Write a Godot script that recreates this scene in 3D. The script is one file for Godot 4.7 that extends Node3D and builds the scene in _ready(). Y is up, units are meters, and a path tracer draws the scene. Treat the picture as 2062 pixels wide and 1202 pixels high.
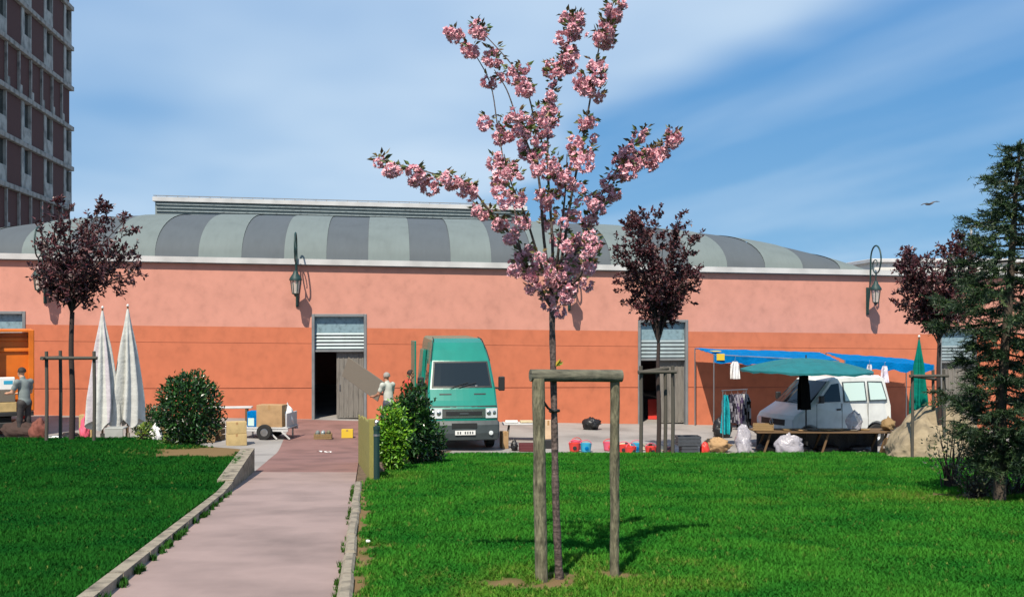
extends Node3D
# A market hall behind lawns, with a staked cherry in bloom in front. x right, y up, the camera looks along -z.

const EYE := 3.3
const FOCAL := 2100.0
var rng := RandomNumberGenerator.new()
var M := {}
var T := {}
var taken := {}

# ---------------------------------------------------------------- shapes
class MB:
	var v := PackedVector3Array()
	var n := PackedVector3Array()
	var c := PackedColorArray()
	var col := Color(1, 1, 1)
	func tri(a: Vector3, b: Vector3, d: Vector3) -> void:
		var nn := (d - a).cross(b - a).normalized()
		v.append(a); v.append(b); v.append(d)
		n.append(nn); n.append(nn); n.append(nn)
		c.append(col); c.append(col); c.append(col)
	func quad(a: Vector3, b: Vector3, d: Vector3, e: Vector3) -> void:
		tri(a, b, d); tri(a, d, e)
	func trin(a: Vector3, b: Vector3, d: Vector3, na: Vector3, nb: Vector3, nd: Vector3) -> void:
		if (d - a).cross(b - a).dot(na + nb + nd) < 0.0:
			v.append(a); v.append(d); v.append(b); n.append(na); n.append(nd); n.append(nb)
		else:
			v.append(a); v.append(b); v.append(d); n.append(na); n.append(nb); n.append(nd)
		c.append(col); c.append(col); c.append(col)
	func box(p: Vector3, s: Vector3, b := Basis(), bev := 0.0) -> void:
		var h := s / 2.0
		if bev <= 0.0:
			for ax in 3:
				for sg in [-1.0, 1.0]:
					var w := Vector3.ZERO; w[ax] = h[ax] * sg
					var u := Vector3.ZERO; u[(ax + 1) % 3] = h[(ax + 1) % 3]
					var t := Vector3.ZERO; t[(ax + 2) % 3] = h[(ax + 2) % 3] * sg
					quad(p + b * (w - u - t), p + b * (w - u + t), p + b * (w + u + t), p + b * (w + u - t))
			return
		var k := minf(bev, minf(h.x, minf(h.y, h.z)) * 0.45)
		for ax in 3:
			for sg in [-1.0, 1.0]:
				var w := Vector3.ZERO; w[ax] = h[ax] * sg
				var u := Vector3.ZERO; u[(ax + 1) % 3] = h[(ax + 1) % 3] - k
				var t := Vector3.ZERO; t[(ax + 2) % 3] = (h[(ax + 2) % 3] - k) * sg
				quad(p + b * (w - u - t), p + b * (w - u + t), p + b * (w + u + t), p + b * (w + u - t))
		for ax in 3:
			var a1 := (ax + 1) % 3
			var a2 := (ax + 2) % 3
			for s1 in [-1.0, 1.0]:
				for s2 in [-1.0, 1.0]:
					var e1 := Vector3.ZERO; e1[a1] = h[a1] * s1; e1[a2] = (h[a2] - k) * s2
					var e2 := Vector3.ZERO; e2[a1] = (h[a1] - k) * s1; e2[a2] = h[a2] * s2
					var al := Vector3.ZERO; al[ax] = (h[ax] - k) * s1 * s2
					quad(p + b * (e1 - al), p + b * (e1 + al), p + b * (e2 + al), p + b * (e2 - al))
		for sx in [-1.0, 1.0]:
			for sy in [-1.0, 1.0]:
				for sz in [-1.0, 1.0]:
					var q0 := Vector3(h.x * sx, (h.y - k) * sy, (h.z - k) * sz)
					var q1 := Vector3((h.x - k) * sx, h.y * sy, (h.z - k) * sz)
					var q2 := Vector3((h.x - k) * sx, (h.y - k) * sy, h.z * sz)
					if sx * sy * sz > 0.0:
						tri(p + b * q0, p + b * q2, p + b * q1)
					else:
						tri(p + b * q0, p + b * q1, p + b * q2)
	func bar(a: Vector3, b: Vector3, w: float, t: float, bev := 0.0) -> void:
		var y := (b - a).normalized()
		var x := y.cross(Vector3(0, 0, 1) if absf(y.z) < 0.9 else Vector3(1, 0, 0)).normalized()
		box((a + b) / 2.0, Vector3(w, (b - a).length(), t), Basis(x, y, x.cross(y)), bev)
	func hexa(p: Array) -> void: # 0-3 bottom ring, 4-7 top ring
		quad(p[0], p[3], p[2], p[1]); quad(p[4], p[5], p[6], p[7])
		for i in 4:
			var j := (i + 1) % 4
			quad(p[i], p[j], p[4 + j], p[4 + i])
	func tube(pts: Array, rads: Array, sides := 8, caps := true) -> void:
		var rings := []
		var dirs := []
		var ref := Vector3(0, 0, 1)
		for i in pts.size():
			var t: Vector3 = (pts[mini(i + 1, pts.size() - 1)] - pts[maxi(i - 1, 0)]).normalized()
			if absf(t.dot(ref)) > 0.95:
				ref = Vector3(1, 0, 0) if absf(t.x) < 0.9 else Vector3(0, 1, 0)
			var x := t.cross(ref).normalized()
			ref = x.cross(t).normalized()
			var ring := []
			var nd := []
			for k in sides:
				var a := TAU * k / sides
				var dd: Vector3 = x * cos(a) + ref * sin(a)
				nd.append(dd)
				ring.append(pts[i] + dd * rads[i])
			rings.append(ring); dirs.append(nd)
		for i in pts.size() - 1:
			for k in sides:
				var j := (k + 1) % sides
				trin(rings[i][k], rings[i][j], rings[i + 1][j], dirs[i][k], dirs[i][j], dirs[i + 1][j])
				trin(rings[i][k], rings[i + 1][j], rings[i + 1][k], dirs[i][k], dirs[i + 1][j], dirs[i + 1][k])
		if caps:
			for e in [0, pts.size() - 1]:
				var nn: Vector3 = (pts[0] - pts[1]).normalized() if e == 0 else (pts[e] - pts[e - 1]).normalized()
				for k in sides:
					trin(pts[e], rings[e][k], rings[e][(k + 1) % sides], nn, nn, nn)
	func lathe(prof: Array, sides := 16, xf := Transform3D()) -> void: # prof: Vector2(radius, height)
		for i in prof.size() - 1:
			var p: Vector2 = prof[i]
			var q: Vector2 = prof[i + 1]
			var nn := Vector2(q.y - p.y, p.x - q.x).normalized()
			for k in sides:
				var a := TAU * k / sides
				var b := TAU * (k + 1) / sides
				var da := Vector3(cos(a), 0, sin(a))
				var db := Vector3(cos(b), 0, sin(b))
				var na: Vector3 = xf.basis * (da * nn.x + Vector3(0, nn.y, 0))
				var nb: Vector3 = xf.basis * (db * nn.x + Vector3(0, nn.y, 0))
				var p1: Vector3 = xf * (da * p.x + Vector3(0, p.y, 0))
				var p2: Vector3 = xf * (db * p.x + Vector3(0, p.y, 0))
				var q1: Vector3 = xf * (da * q.x + Vector3(0, q.y, 0))
				var q2: Vector3 = xf * (db * q.x + Vector3(0, q.y, 0))
				if p.x > 0.0: trin(p1, p2, q2, na, nb, nb)
				if q.x > 0.0: trin(p1, q2, q1, na, nb, na)
	func prism(poly: PackedVector2Array, z0: float, z1: float, xf := Transform3D()) -> void: # poly in xy, z is the thickness
		var idx := Geometry2D.triangulate_polygon(poly)
		for i in range(0, idx.size(), 3):
			for z in [z0, z1]:
				var q := []
				for k in 3:
					q.append(xf * Vector3(poly[idx[i + k]].x, poly[idx[i + k]].y, z))
				if z == z0: tri(q[0], q[1], q[2])
				else: tri(q[0], q[2], q[1])
		for i in poly.size():
			var a := poly[i]
			var b := poly[(i + 1) % poly.size()]
			quad(xf * Vector3(a.x, a.y, z0), xf * Vector3(b.x, b.y, z0), xf * Vector3(b.x, b.y, z1), xf * Vector3(a.x, a.y, z1))
	func grid(nu: int, nv: int, f: Callable, cf = null, wrap := false, blend := false) -> void: # f(u, v) -> Vector3, u and v 0..1
		var p := []
		for i in nu + 1:
			var row := PackedVector3Array()
			for j in nv + 1:
				row.append(f.call(float(i) / nu, float(j) / nv))
			p.append(row)
		var nr := []
		for i in nu + 1:
			var row := PackedVector3Array()
			for j in nv + 1:
				var ia := maxi(i - 1, 0)
				var ib := mini(i + 1, nu)
				if wrap:
					if i == 0: ia = nu - 1
					if i == nu: ib = 1
				var du: Vector3 = p[ib][j] - p[ia][j]
				var dv: Vector3 = p[i][mini(j + 1, nv)] - p[i][maxi(j - 1, 0)]
				row.append(dv.cross(du).normalized())
			nr.append(row)
		for i in nu:
			for j in nv:
				if cf != null and not blend: col = cf.call((i + 0.5) / nu, (j + 0.5) / nv)
				trin(p[i][j], p[i + 1][j], p[i + 1][j + 1], nr[i][j], nr[i + 1][j], nr[i + 1][j + 1])
				trin(p[i][j], p[i + 1][j + 1], p[i][j + 1], nr[i][j], nr[i + 1][j + 1], nr[i][j + 1])
		if cf != null and blend: # colours run smoothly from corner to corner
			var tint := {}
			for i in nu + 1:
				for j in nv + 1:
					tint[p[i][j]] = cf.call(float(i) / nu, float(j) / nv)
			for k in range(c.size() - nu * nv * 6, c.size()):
				c[k] = tint[v[k]]
	func leaf(p: Vector3, dir: Vector3, nrm: Vector3, ln: float, wd: float) -> void: # a leaf of two faces folded along the midrib
		var side := dir.cross(nrm).normalized()
		var up := side.cross(dir).normalized()
		var m1 := p + dir * ln * 0.45 + side * wd * 0.5 + up * wd * 0.16
		var m2 := p + dir * ln * 0.45 - side * wd * 0.5 + up * wd * 0.16
		var tip := p + dir * ln - up * ln * 0.12
		tri(p, m1, tip); tri(p, tip, m2)
	func mesh() -> ArrayMesh:
		var a := []
		a.resize(Mesh.ARRAY_MAX)
		a[Mesh.ARRAY_VERTEX] = v
		a[Mesh.ARRAY_NORMAL] = n
		a[Mesh.ARRAY_COLOR] = c
		var m := ArrayMesh.new()
		m.add_surface_from_arrays(Mesh.PRIMITIVE_TRIANGLES, a)
		return m

# ---------------------------------------------------------------- nodes
func numbered(called: String) -> String:
	var k: int = taken.get(called, 0)
	taken[called] = k + 1
	return called if k == 0 else "%s_%03d" % [called, k]

func tag(o: Node, label: String, category: String, group := "") -> Node:
	o.set_meta("label", label)
	o.set_meta("category", category)
	if group != "": o.set_meta("group", group)
	return o

func thing(called: String, label: String, category: String, at_ := Vector3.ZERO, turn := 0.0, group := "") -> Node3D:
	var o := Node3D.new()
	o.name = numbered(called)
	add_child(o)
	o.position = at_
	o.rotation.y = turn
	tag(o, label, category, group)
	return o

func part(parent: Node, called: String, mb, material: Material) -> MeshInstance3D:
	var o := MeshInstance3D.new()
	o.name = called
	o.mesh = mb.mesh() if mb is MB else mb
	o.material_override = material
	parent.add_child(o, true)
	return o

func single(called: String, mb: MB, material: Material, label: String, category: String, at_ := Vector3.ZERO, turn := 0.0, group := "") -> MeshInstance3D:
	var o := part(self, numbered(called), mb, material)
	o.position = at_
	o.rotation.y = turn
	tag(o, label, category, group)
	return o

func structure(called: String, mb: MB, material: Material) -> MeshInstance3D:
	var o := part(self, numbered(called), mb, material)
	o.set_meta("kind", "structure")
	return o

# ---------------------------------------------------------------- materials (base colours are linear values)
func noise(seed_: int, freq: float, oct: int, kind := FastNoiseLite.TYPE_SIMPLEX_SMOOTH) -> FastNoiseLite:
	var f := FastNoiseLite.new()
	f.seed = seed_; f.frequency = freq; f.noise_type = kind
	f.fractal_octaves = oct
	f.fractal_type = FastNoiseLite.FRACTAL_FBM if oct > 1 else FastNoiseLite.FRACTAL_NONE
	return f

func ntex(seed_: int, freq: float, oct: int, cols: Array, size := 512, kind := FastNoiseLite.TYPE_SIMPLEX_SMOOTH, w := 0) -> NoiseTexture2D:
	var t := NoiseTexture2D.new()
	t.noise = noise(seed_, freq, oct, kind)
	t.width = size if w == 0 else w; t.height = size
	t.seamless = true; t.seamless_blend_skirt = 0.2
	var g := Gradient.new()
	var offs := PackedFloat32Array()
	var cc := PackedColorArray()
	for i in cols.size():
		offs.append(float(i) / (cols.size() - 1)); cc.append(cols[i])
	g.offsets = offs; g.colors = cc
	t.color_ramp = g
	return t

func nmap(seed_: int, freq: float, oct: int, strength: float, size := 512) -> NoiseTexture2D:
	var t := NoiseTexture2D.new()
	t.noise = noise(seed_, freq, oct)
	t.width = size; t.height = size
	t.seamless = true
	t.as_normal_map = true; t.bump_strength = strength
	return t

func g(x: float) -> Color:
	return Color(x, x, x)

func mat(key: String, c: Color, rough := 0.8, o := {}) -> StandardMaterial3D:
	if M.has(key): return M[key]
	var m := StandardMaterial3D.new()
	m.resource_name = key
	m.albedo_color = c.linear_to_srgb()
	m.albedo_color.a = o.get("alpha", 1.0)
	m.roughness = rough
	m.metallic = o.get("metal", 0.0)
	if o.has("spec"): m.metallic_specular = o.spec
	if o.get("vc", false): m.vertex_color_use_as_albedo = true
	if o.has("tex"):
		m.albedo_texture = T[o.tex]
	if o.has("norm"):
		m.normal_enabled = true
		m.normal_texture = T[o.norm]
		m.normal_scale = o.get("nscale", 0.6)
	if o.has("tex") or o.has("norm"):
		m.uv1_triplanar = true
		m.uv1_world_triplanar = o.get("world", false)
		var s = o.get("scale", 1.0)
		m.uv1_scale = s if s is Vector3 else Vector3(s, s, s)
	if o.has("detail"):
		m.detail_enabled = true
		m.detail_albedo = T[o.detail]
		m.detail_blend_mode = BaseMaterial3D.BLEND_MODE_MUL
		m.detail_uv_layer = BaseMaterial3D.DETAIL_UV_2
		m.uv2_triplanar = true
		m.uv2_world_triplanar = o.get("world", false)
		var s2 = o.get("dscale", 4.0)
		m.uv2_scale = s2 if s2 is Vector3 else Vector3(s2, s2, s2)
	if o.has("back"):
		m.backlight_enabled = true
		m.backlight = o.back
	if o.has("coat"):
		m.clearcoat_enabled = true
		m.clearcoat = o.coat
		m.clearcoat_roughness = 0.08
	if o.has("rim"):
		m.rim_enabled = true; m.rim = o.rim
	if o.has("alpha"):
		m.transparency = BaseMaterial3D.TRANSPARENCY_ALPHA
	M[key] = m
	return m

func textures() -> void:
	T.blotch = ntex(3, 0.006, 5, [g(0.90), g(0.96), g(0.985), g(1.0)], 1024)
	T.cloudy = ntex(24, 0.012, 5, [g(0.935), g(0.98), g(1.0), g(0.99)], 1024)
	T.soft = ntex(4, 0.004, 3, [g(0.86), g(0.95), g(1.0)], 512)
	T.speck = ntex(5, 0.12, 3, [g(0.7), g(0.92), g(1.0), g(1.0)], 512)
	T.grit = ntex(6, 0.3, 2, [g(0.55), g(0.95), g(0.9), g(1.0)], 512)
	T.streak = ntex(7, 0.02, 4, [g(0.72), g(0.94), g(1.0), g(1.0)], 512)
	T.wood = ntex(8, 0.03, 5, [g(0.5), g(0.8), g(0.75), g(1.0)], 512)
	T.bark = ntex(9, 0.04, 4, [g(0.45), g(0.7), g(1.0), g(0.8)], 512)
	T.ring = ntex(25, 0.016, 5, [g(0.25), g(0.5), g(0.95), g(0.7), g(1.0)], 512)
	T.crack = ntex(26, 0.02, 5, [g(0.35), g(0.75), g(1.0), g(0.8), g(1.0)], 512)
	T.stone = ntex(10, 0.01, 6, [g(0.5), g(0.8), g(1.0), g(0.85)], 512)
	T.asphalt = ntex(11, 0.005, 6, [g(0.78), g(0.9), g(1.0), g(0.94)], 1024)
	T.nfine = nmap(12, 0.15, 3, 4.0)
	T.nmid = nmap(13, 0.03, 5, 6.0)
	T.ncloth = nmap(14, 0.012, 3, 12.0)

func surfaces() -> void:
	mat("plaza", Color(0.36, 0.34, 0.325), 0.9, {"tex": "asphalt", "scale": 0.09, "detail": "grit", "dscale": 1.3, "world": true})
	mat("path_pale", Color(0.36, 0.262, 0.24), 0.9, {"tex": "asphalt", "scale": 0.13, "detail": "grit", "dscale": 2.2, "world": true})
	mat("path_red", Color(0.265, 0.14, 0.125), 0.9, {"tex": "asphalt", "scale": 0.17, "detail": "grit", "dscale": 1.7, "world": true})
	mat("concrete", Color(0.36, 0.31, 0.235), 0.9, {"tex": "stone", "scale": 0.7, "detail": "grit", "dscale": 2.5, "norm": "nfine", "nscale": 0.6})
	mat("lawn", Color(1, 1, 1), 0.95, {"vc": true, "tex": "speck", "scale": 1.1, "detail": "grit", "dscale": 2.7, "world": true, "spec": 0.05})
	mat("grass", Color(1, 1, 1), 0.75, {"vc": true, "back": Color(0.2, 0.35, 0.1), "spec": 0.05})
	mat("soil", Color(0.17, 0.115, 0.07), 0.95, {"tex": "stone", "scale": 0.8, "detail": "grit", "dscale": 3.0, "norm": "nmid", "world": true})
	mat("plaster_pink", Color(0.575, 0.262, 0.20), 0.92, {"tex": "blotch", "scale": 0.16, "detail": "cloudy", "dscale": Vector3(0.23, 0.19, 0.23)})
	mat("plaster_orange", Color(0.525, 0.155, 0.078), 0.92, {"tex": "blotch", "scale": 0.21, "detail": "cloudy", "dscale": Vector3(0.27, 0.21, 0.27)})
	mat("groove", Color(0.36, 0.12, 0.07), 0.95)
	mat("roof_dark", Color(0.076, 0.092, 0.106), 0.8, {"tex": "blotch", "scale": 0.12, "detail": "cloudy", "dscale": Vector3(0.5, 0.12, 0.1)})
	mat("roof_light", Color(0.142, 0.176, 0.176), 0.8, {"tex": "blotch", "scale": 0.15, "detail": "cloudy", "dscale": Vector3(0.5, 0.12, 0.1)})
	mat("white_trim", Color(0.62, 0.62, 0.62), 0.6, {"tex": "soft", "scale": 0.4, "detail": "speck", "dscale": 2.0})
	mat("zinc", Color(0.30, 0.35, 0.36), 0.5, {"tex": "streak", "scale": 0.5, "metal": 0.3})
	mat("louvre", Color(0.17, 0.20, 0.195), 0.7, {"tex": "streak", "scale": Vector3(0.15, 0.6, 0.15)})
	mat("shutter", Color(0.29, 0.36, 0.385), 0.5, {"tex": "soft", "scale": 1.0, "metal": 0.2})
	mat("shutter_blue", Color(0.22, 0.33, 0.38), 0.5, {"tex": "streak", "scale": 0.6, "metal": 0.2})
	mat("frame_grey", Color(0.19, 0.20, 0.21), 0.55, {"tex": "soft", "scale": 1.0})
	mat("door_grey", Color(0.20, 0.185, 0.165), 0.7, {"tex": "streak", "scale": Vector3(1.2, 0.15, 1.2), "detail": "speck", "dscale": 2.0})
	mat("iron_green", Color(0.008, 0.035, 0.032), 0.5, {"norm": "nfine", "nscale": 0.2})
	mat("lamp_glass", Color(0.75, 0.72, 0.65), 0.25, {"alpha": 0.45})
	mat("brick_panel", Color(0.09, 0.034, 0.03), 0.9, {"tex": "speck", "scale": 0.35, "detail": "grit", "dscale": 1.0})
	mat("tower_concrete", Color(0.30, 0.295, 0.275), 0.9, {"tex": "stone", "scale": 0.2})
	mat("tower_pale", Color(0.34, 0.35, 0.33), 0.8, {"tex": "stone", "scale": 0.15})
	mat("tower_glass", Color(0.02, 0.025, 0.025), 0.08)
	mat("tower_wall", Color(0.09, 0.034, 0.03), 0.9, {"tex": "stone", "scale": 0.3})
	mat("far_white", Color(0.66, 0.65, 0.61), 0.9, {"tex": "blotch", "scale": 0.1})
	mat("bark_cherry", Color(0.20, 0.145, 0.13), 0.8, {"tex": "ring", "scale": Vector3(1.2, 2.6, 1.2), "detail": "bark", "dscale": Vector3(2.0, 1.2, 2.0), "norm": "nmid", "nscale": 0.8})
	mat("bark_dark", Color(0.055, 0.035, 0.032), 0.9, {"tex": "bark", "scale": Vector3(4, 2, 4)})
	mat("bark_fir", Color(0.10, 0.075, 0.055), 0.95, {"tex": "bark", "scale": Vector3(4, 1.5, 4)})
	mat("stake", Color(0.205, 0.19, 0.12), 0.9, {"tex": "crack", "scale": Vector3(2.4, 0.3, 2.4), "detail": "stone", "dscale": 1.1, "norm": "nmid", "nscale": 0.9})
	mat("stake_bar", Color(0.17, 0.165, 0.12), 0.9, {"tex": "crack", "scale": Vector3(0.3, 2.4, 2.4), "detail": "stone", "dscale": 1.1, "norm": "nmid", "nscale": 0.9})
	mat("stake_old", Color(0.125, 0.115, 0.095), 0.9, {"tex": "wood", "scale": Vector3(5, 0.5, 5)})
	mat("rubber", Color(0.012, 0.012, 0.012), 0.7)
	mat("petal", Color(1, 1, 1), 0.75, {"vc": true, "back": Color(0.30, 0.18, 0.18), "spec": 0.25})
	mat("leaf", Color(1, 1, 1), 0.45, {"vc": true, "back": Color(0.12, 0.18, 0.05)})
	mat("leaf_glossy", Color(1, 1, 1), 0.28, {"vc": true, "back": Color(0.08, 0.14, 0.04)})
	mat("leaf_plum", Color(1, 1, 1), 0.5, {"vc": true, "back": Color(0.14, 0.05, 0.05)})
	mat("needle", Color(1, 1, 1), 0.6, {"vc": true})
	mat("boulder", Color(0.39, 0.315, 0.205), 0.95, {"tex": "stone", "scale": 0.45, "detail": "grit", "dscale": 1.5, "norm": "nmid", "nscale": 1.0})
	mat("teal_paint", Color(0.008, 0.205, 0.155), 0.35, {"coat": 0.35, "tex": "soft", "scale": 0.6})
	mat("van_white", Color(0.70, 0.71, 0.68), 0.35, {"coat": 0.35, "tex": "soft", "scale": 0.8})
	mat("orange_paint", Color(0.66, 0.155, 0.008), 0.45, {"tex": "soft", "scale": 0.8})
	mat("black_plastic", Color(0.016, 0.017, 0.018), 0.55)
	mat("grey_plastic", Color(0.055, 0.07, 0.075), 0.55, {"tex": "soft", "scale": 1.5})
	mat("tyre", Color(0.014, 0.014, 0.014), 0.85)
	mat("steel", Color(0.45, 0.45, 0.45), 0.35, {"metal": 0.9})
	mat("chrome", Color(0.55, 0.57, 0.58), 0.2, {"metal": 0.9})
	mat("car_glass", Color(0.012, 0.018, 0.022), 0.06)
	mat("pale_blind", Color(0.52, 0.66, 0.62), 0.25, {"coat": 0.3})
	mat("headlamp", Color(0.62, 0.66, 0.68), 0.12, {"coat": 0.8})
	mat("plate_white", Color(0.72, 0.72, 0.70), 0.5)
	mat("cloth_blue", Color(0.001, 0.15, 0.42), 0.8, {"spec": 0.1, "tex": "soft", "scale": 1.3, "norm": "ncloth", "nscale": 0.6})
	mat("cloth_teal", Color(0.004, 0.145, 0.165), 0.7, {"tex": "soft", "scale": 1.3, "norm": "ncloth", "nscale": 0.4})
	mat("cloth_green", Color(0.008, 0.16, 0.125), 0.75, {"tex": "soft", "scale": 1.3, "norm": "ncloth", "nscale": 0.4})
	mat("cloth_vc", Color(1, 1, 1), 0.9, {"vc": true, "spec": 0.15, "tex": "soft", "scale": 2.0, "norm": "ncloth", "nscale": 0.5})
	mat("cloth_white", Color(0.72, 0.71, 0.70), 0.85, {"norm": "ncloth", "scale": 2.0, "nscale": 0.6})
	mat("yellow", Color(0.62, 0.42, 0.03), 0.7)
	mat("cardboard", Color(0.46, 0.29, 0.145), 0.9, {"tex": "soft", "scale": 1.5, "detail": "speck", "dscale": 3.0})
	mat("cardboard_pale", Color(0.56, 0.41, 0.19), 0.9, {"tex": "soft", "scale": 1.5, "detail": "speck", "dscale": 3.0})
	mat("tape", Color(0.36, 0.21, 0.09), 0.4)
	mat("wood_brown", Color(0.20, 0.115, 0.05), 0.8, {"tex": "wood", "scale": Vector3(0.8, 6, 6)})
	mat("wood_tan", Color(0.42, 0.27, 0.12), 0.8, {"tex": "wood", "scale": Vector3(0.8, 6, 6)})
	mat("board_grey", Color(0.235, 0.205, 0.165), 0.85, {"tex": "wood", "scale": Vector3(0.6, 4, 4)})
	mat("lichen_wood", Color(0.40, 0.37, 0.10), 0.9, {"tex": "wood", "scale": Vector3(4, 0.6, 4), "detail": "blotch", "dscale": 1.0})
	mat("plastic_bag", Color(0.55, 0.53, 0.60), 0.25, {"alpha": 0.55, "norm": "ncloth", "scale": 3.0, "nscale": 1.5})
	mat("bag_black", Color(0.012, 0.012, 0.014), 0.4, {"norm": "ncloth", "scale": 3.0, "nscale": 1.2})
	mat("toy_red", Color(0.62, 0.045, 0.035), 0.45)
	mat("toy_blue", Color(0.03, 0.33, 0.52), 0.45)
	mat("toy_pink", Color(0.66, 0.10, 0.17), 0.5)
	mat("crate_slate", Color(0.055, 0.062, 0.075), 0.6, {"tex": "soft", "scale": 3.0})
	mat("blanket", Color(0.60, 0.50, 0.32), 0.9, {"tex": "soft", "scale": 2.0, "norm": "ncloth", "nscale": 0.7})
	mat("skin_vc", Color(1, 1, 1), 0.75, {"vc": true})
	mat("bird", Color(0.10, 0.09, 0.09), 0.8)

# ---------------------------------------------------------------- terrain
func px(p: float, d: float) -> float: # metres to the right at d metres of depth
	return (p - 1031.0) * d / FOCAL

func py(p: float, d: float) -> float: # height at d metres of depth
	return EYE - (p - 640.0) * d / FOCAL

func at(x: float, y: float, d: float) -> Vector3:
	return Vector3(px(x, d), py(y, d), -d)

func plaza_y(x: float) -> float:
	return -0.027 * clampf(x, -24.0, 20.0)

func slope_y(d: float) -> float:
	return 2.07 - 0.078 * maxf(d, 2.5)

func path_l(d: float) -> float: return -2.53 - 0.165 * (d - 6.5)
func path_r(d: float) -> float: return -1.09 - 0.138 * (d - 6.5)

func path_y(x: float, d: float) -> float:
	var a := slope_y(d)
	var b := plaza_y(x) + 0.012
	var h := clampf(0.5 + 0.5 * (a - b) / 0.12, 0.0, 1.0)
	return lerpf(b, a, h) + 0.03 * h * (1.0 - h) * 2.0

func lawn_left_y(d: float) -> float:
	var a := slope_y(d) + 0.04
	return maxf(a, 1.055) - 0.012 * maxf(d - 17.0, 0.0)

var bumps := noise(21, 0.25, 3)
var patches := noise(22, 0.9, 4)

func lawn_right_y(x: float, d: float) -> float:
	var rise := smoothstep(0.0, 3.0, x - lawn_right_x(d))
	return slope_y(d) + 0.02 + rise * 0.03 * bumps.get_noise_2d(x, d) - 0.07 * smoothstep(17.0, 24.5, d) - 0.35 * smoothstep(12.0, 22.0, x) 

func lawn_right_x(d: float) -> float:
	if d < 15.0: return path_r(d) + 0.07
	if d < 19.0: return lerpf(path_r(15.0) + 0.07, -2.1, (d - 15.0) / 4.0)
	return lerpf(-2.1, -1.5, clampf((d - 19.0) / 5.5, 0, 1))

func _ready() -> void:
	rng.seed = 7
	# camera: level, the lens shifted up a little so that uprights stay upright
	var cam := Camera3D.new()
	cam.name = "camera"
	cam.projection = Camera3D.PROJECTION_FRUSTUM
	cam.near = 0.05
	cam.far = 900.0
	cam.size = 0.05 * 1202.0 / FOCAL
	cam.frustum_offset = Vector2(0.0, 0.05 * 39.0 / FOCAL)
	cam.position = Vector3(0, EYE, 0)
	add_child(cam)
	cam.current = true
	# sky and exposure
	var env := Environment.new()
	env.background_mode = Environment.BG_SKY
	env.sky = Sky.new()
	env.sky.sky_material = make_sky()
	env.tonemap_mode = Environment.TONE_MAPPER_LINEAR
	env.tonemap_exposure = 1.36
	env.sdfgi_enabled = true
	env.ssao_enabled = true
	env.ssil_enabled = true
	var we := WorldEnvironment.new()
	we.name = "environment"
	we.environment = env
	add_child(we)
	# sun: high, behind the camera and to its left
	var sun := DirectionalLight3D.new()
	sun.name = "sun"
	sun.light_energy = 1.55
	sun.light_color = Color(1.0, 0.955, 0.88)
	sun.light_angular_distance = 0.5
	sun.shadow_enabled = true
	add_child(sun)
	sun.look_at_from_position(Vector3.ZERO, Vector3(0.2, -1.0, -0.73), Vector3.UP)
	textures()
	surfaces()
	ground()
	grass()
	market_hall()
	tower_block()
	far_buildings()
	kerbs()
	cherry_tree()
	cherry_guard()
	plums()
	conifer()
	shrubs()
	boulder()
	green_van()
	white_van()
	orange_truck()
	stall()
	trailer()
	parasols()
	fence_and_bollard()
	people()
	clutter()

func make_sky() -> PanoramaSkyMaterial:
	var w := 2048
	var h := 1024
	var im := Image.create_empty(w, h, false, Image.FORMAT_RGBF)
	var wisp := noise(31, 0.7, 5)
	var streak := noise(32, 0.5, 4)
	var veil := noise(33, 0.35, 4)
	var dim := 1.0 / 1.3
	im.fill(Color(0.36, 0.42, 0.47))
	for j in h / 2 + 1:
		var el := (0.5 - (j + 0.5) / h) * PI
		if el <= 0.0: break
		var t := pow(clampf(sin(el) / 0.34, 0.0, 1.0), 0.75)
		var blue := Color(0.30, 0.55, 0.78).lerp(Color(0.05, 0.245, 0.60), t)
		var ce := cos(el)
		var se := sin(el)
		for i in w:
			var az := (float(i) + 0.5) / w * TAU # the left edge of the picture looks along -z
			var x := sin(az) * ce
			var z := -cos(az) * ce
			# thin high cloud on a flat sheet: a broad veil with one long edge, and faint streaks beyond it
			var k := 1.0 / (se + 0.09)
			var cx := x * k
			var cz := -z * k
			var across := -0.933 * (cx - 0.79) - 0.357 * (cz - 2.48)
			var along := 0.357 * cx - 0.933 * cz
			var vn := veil.get_noise_2d(cx * 1.2, cz * 1.2)
			var sheet := smoothstep(-0.16, 0.30, across + 0.5 * vn)
			var st := 0.5 + 0.9 * streak.get_noise_2d(along * 0.8, across * 1.3)
			var wi := 0.5 + 0.8 * wisp.get_noise_2d(along * 0.45 + 7.0 + across * 0.5, across * 1.7)
			var dens := sheet * clampf(0.32 + 0.28 * st + 0.32 * vn + 0.28 * exp(-across * across * 1.6), 0.06, 0.85) + (1.0 - sheet) * 0.30 * clampf(wi * 1.4 - 0.45, 0.0, 1.0)
			im.set_pixel(i, j, blue.lerp(Color(0.60, 0.745, 0.90), clampf(dens, 0.0, 0.85)) * dim)
	var m := PanoramaSkyMaterial.new()
	m.panorama = ImageTexture.create_from_image(im)
	return m

# ---------------------------------------------------------------- ground
func bare(x: float, d: float) -> float: # where the turf is worn to soil
	var n := patches.get_noise_2d(x * 2.6, d * 2.6)
	var b := 0.0
	for q in [[0.31, 6.95, 0.42], [0.06, 6.9, 0.3], [0.70, 7.15, 0.25]]:
		b = maxf(b, 1.0 - Vector2(x - q[0], (d - q[1]) * 0.7).length() / q[2])
	if d < 15.5:
		b = maxf(b, 1.0 - (x - lawn_right_x(d)) / (0.26 + 0.16 * patches.get_noise_2d(d * 0.7, 3.0)))
	b = maxf(b, 1.0 - Vector2((x - 5.6) / 1.3, (d - 13.0) / 0.9).length())
	return clampf(b * 1.5 + n * 1.1 - 0.25, 0.0, 1.0)

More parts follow.
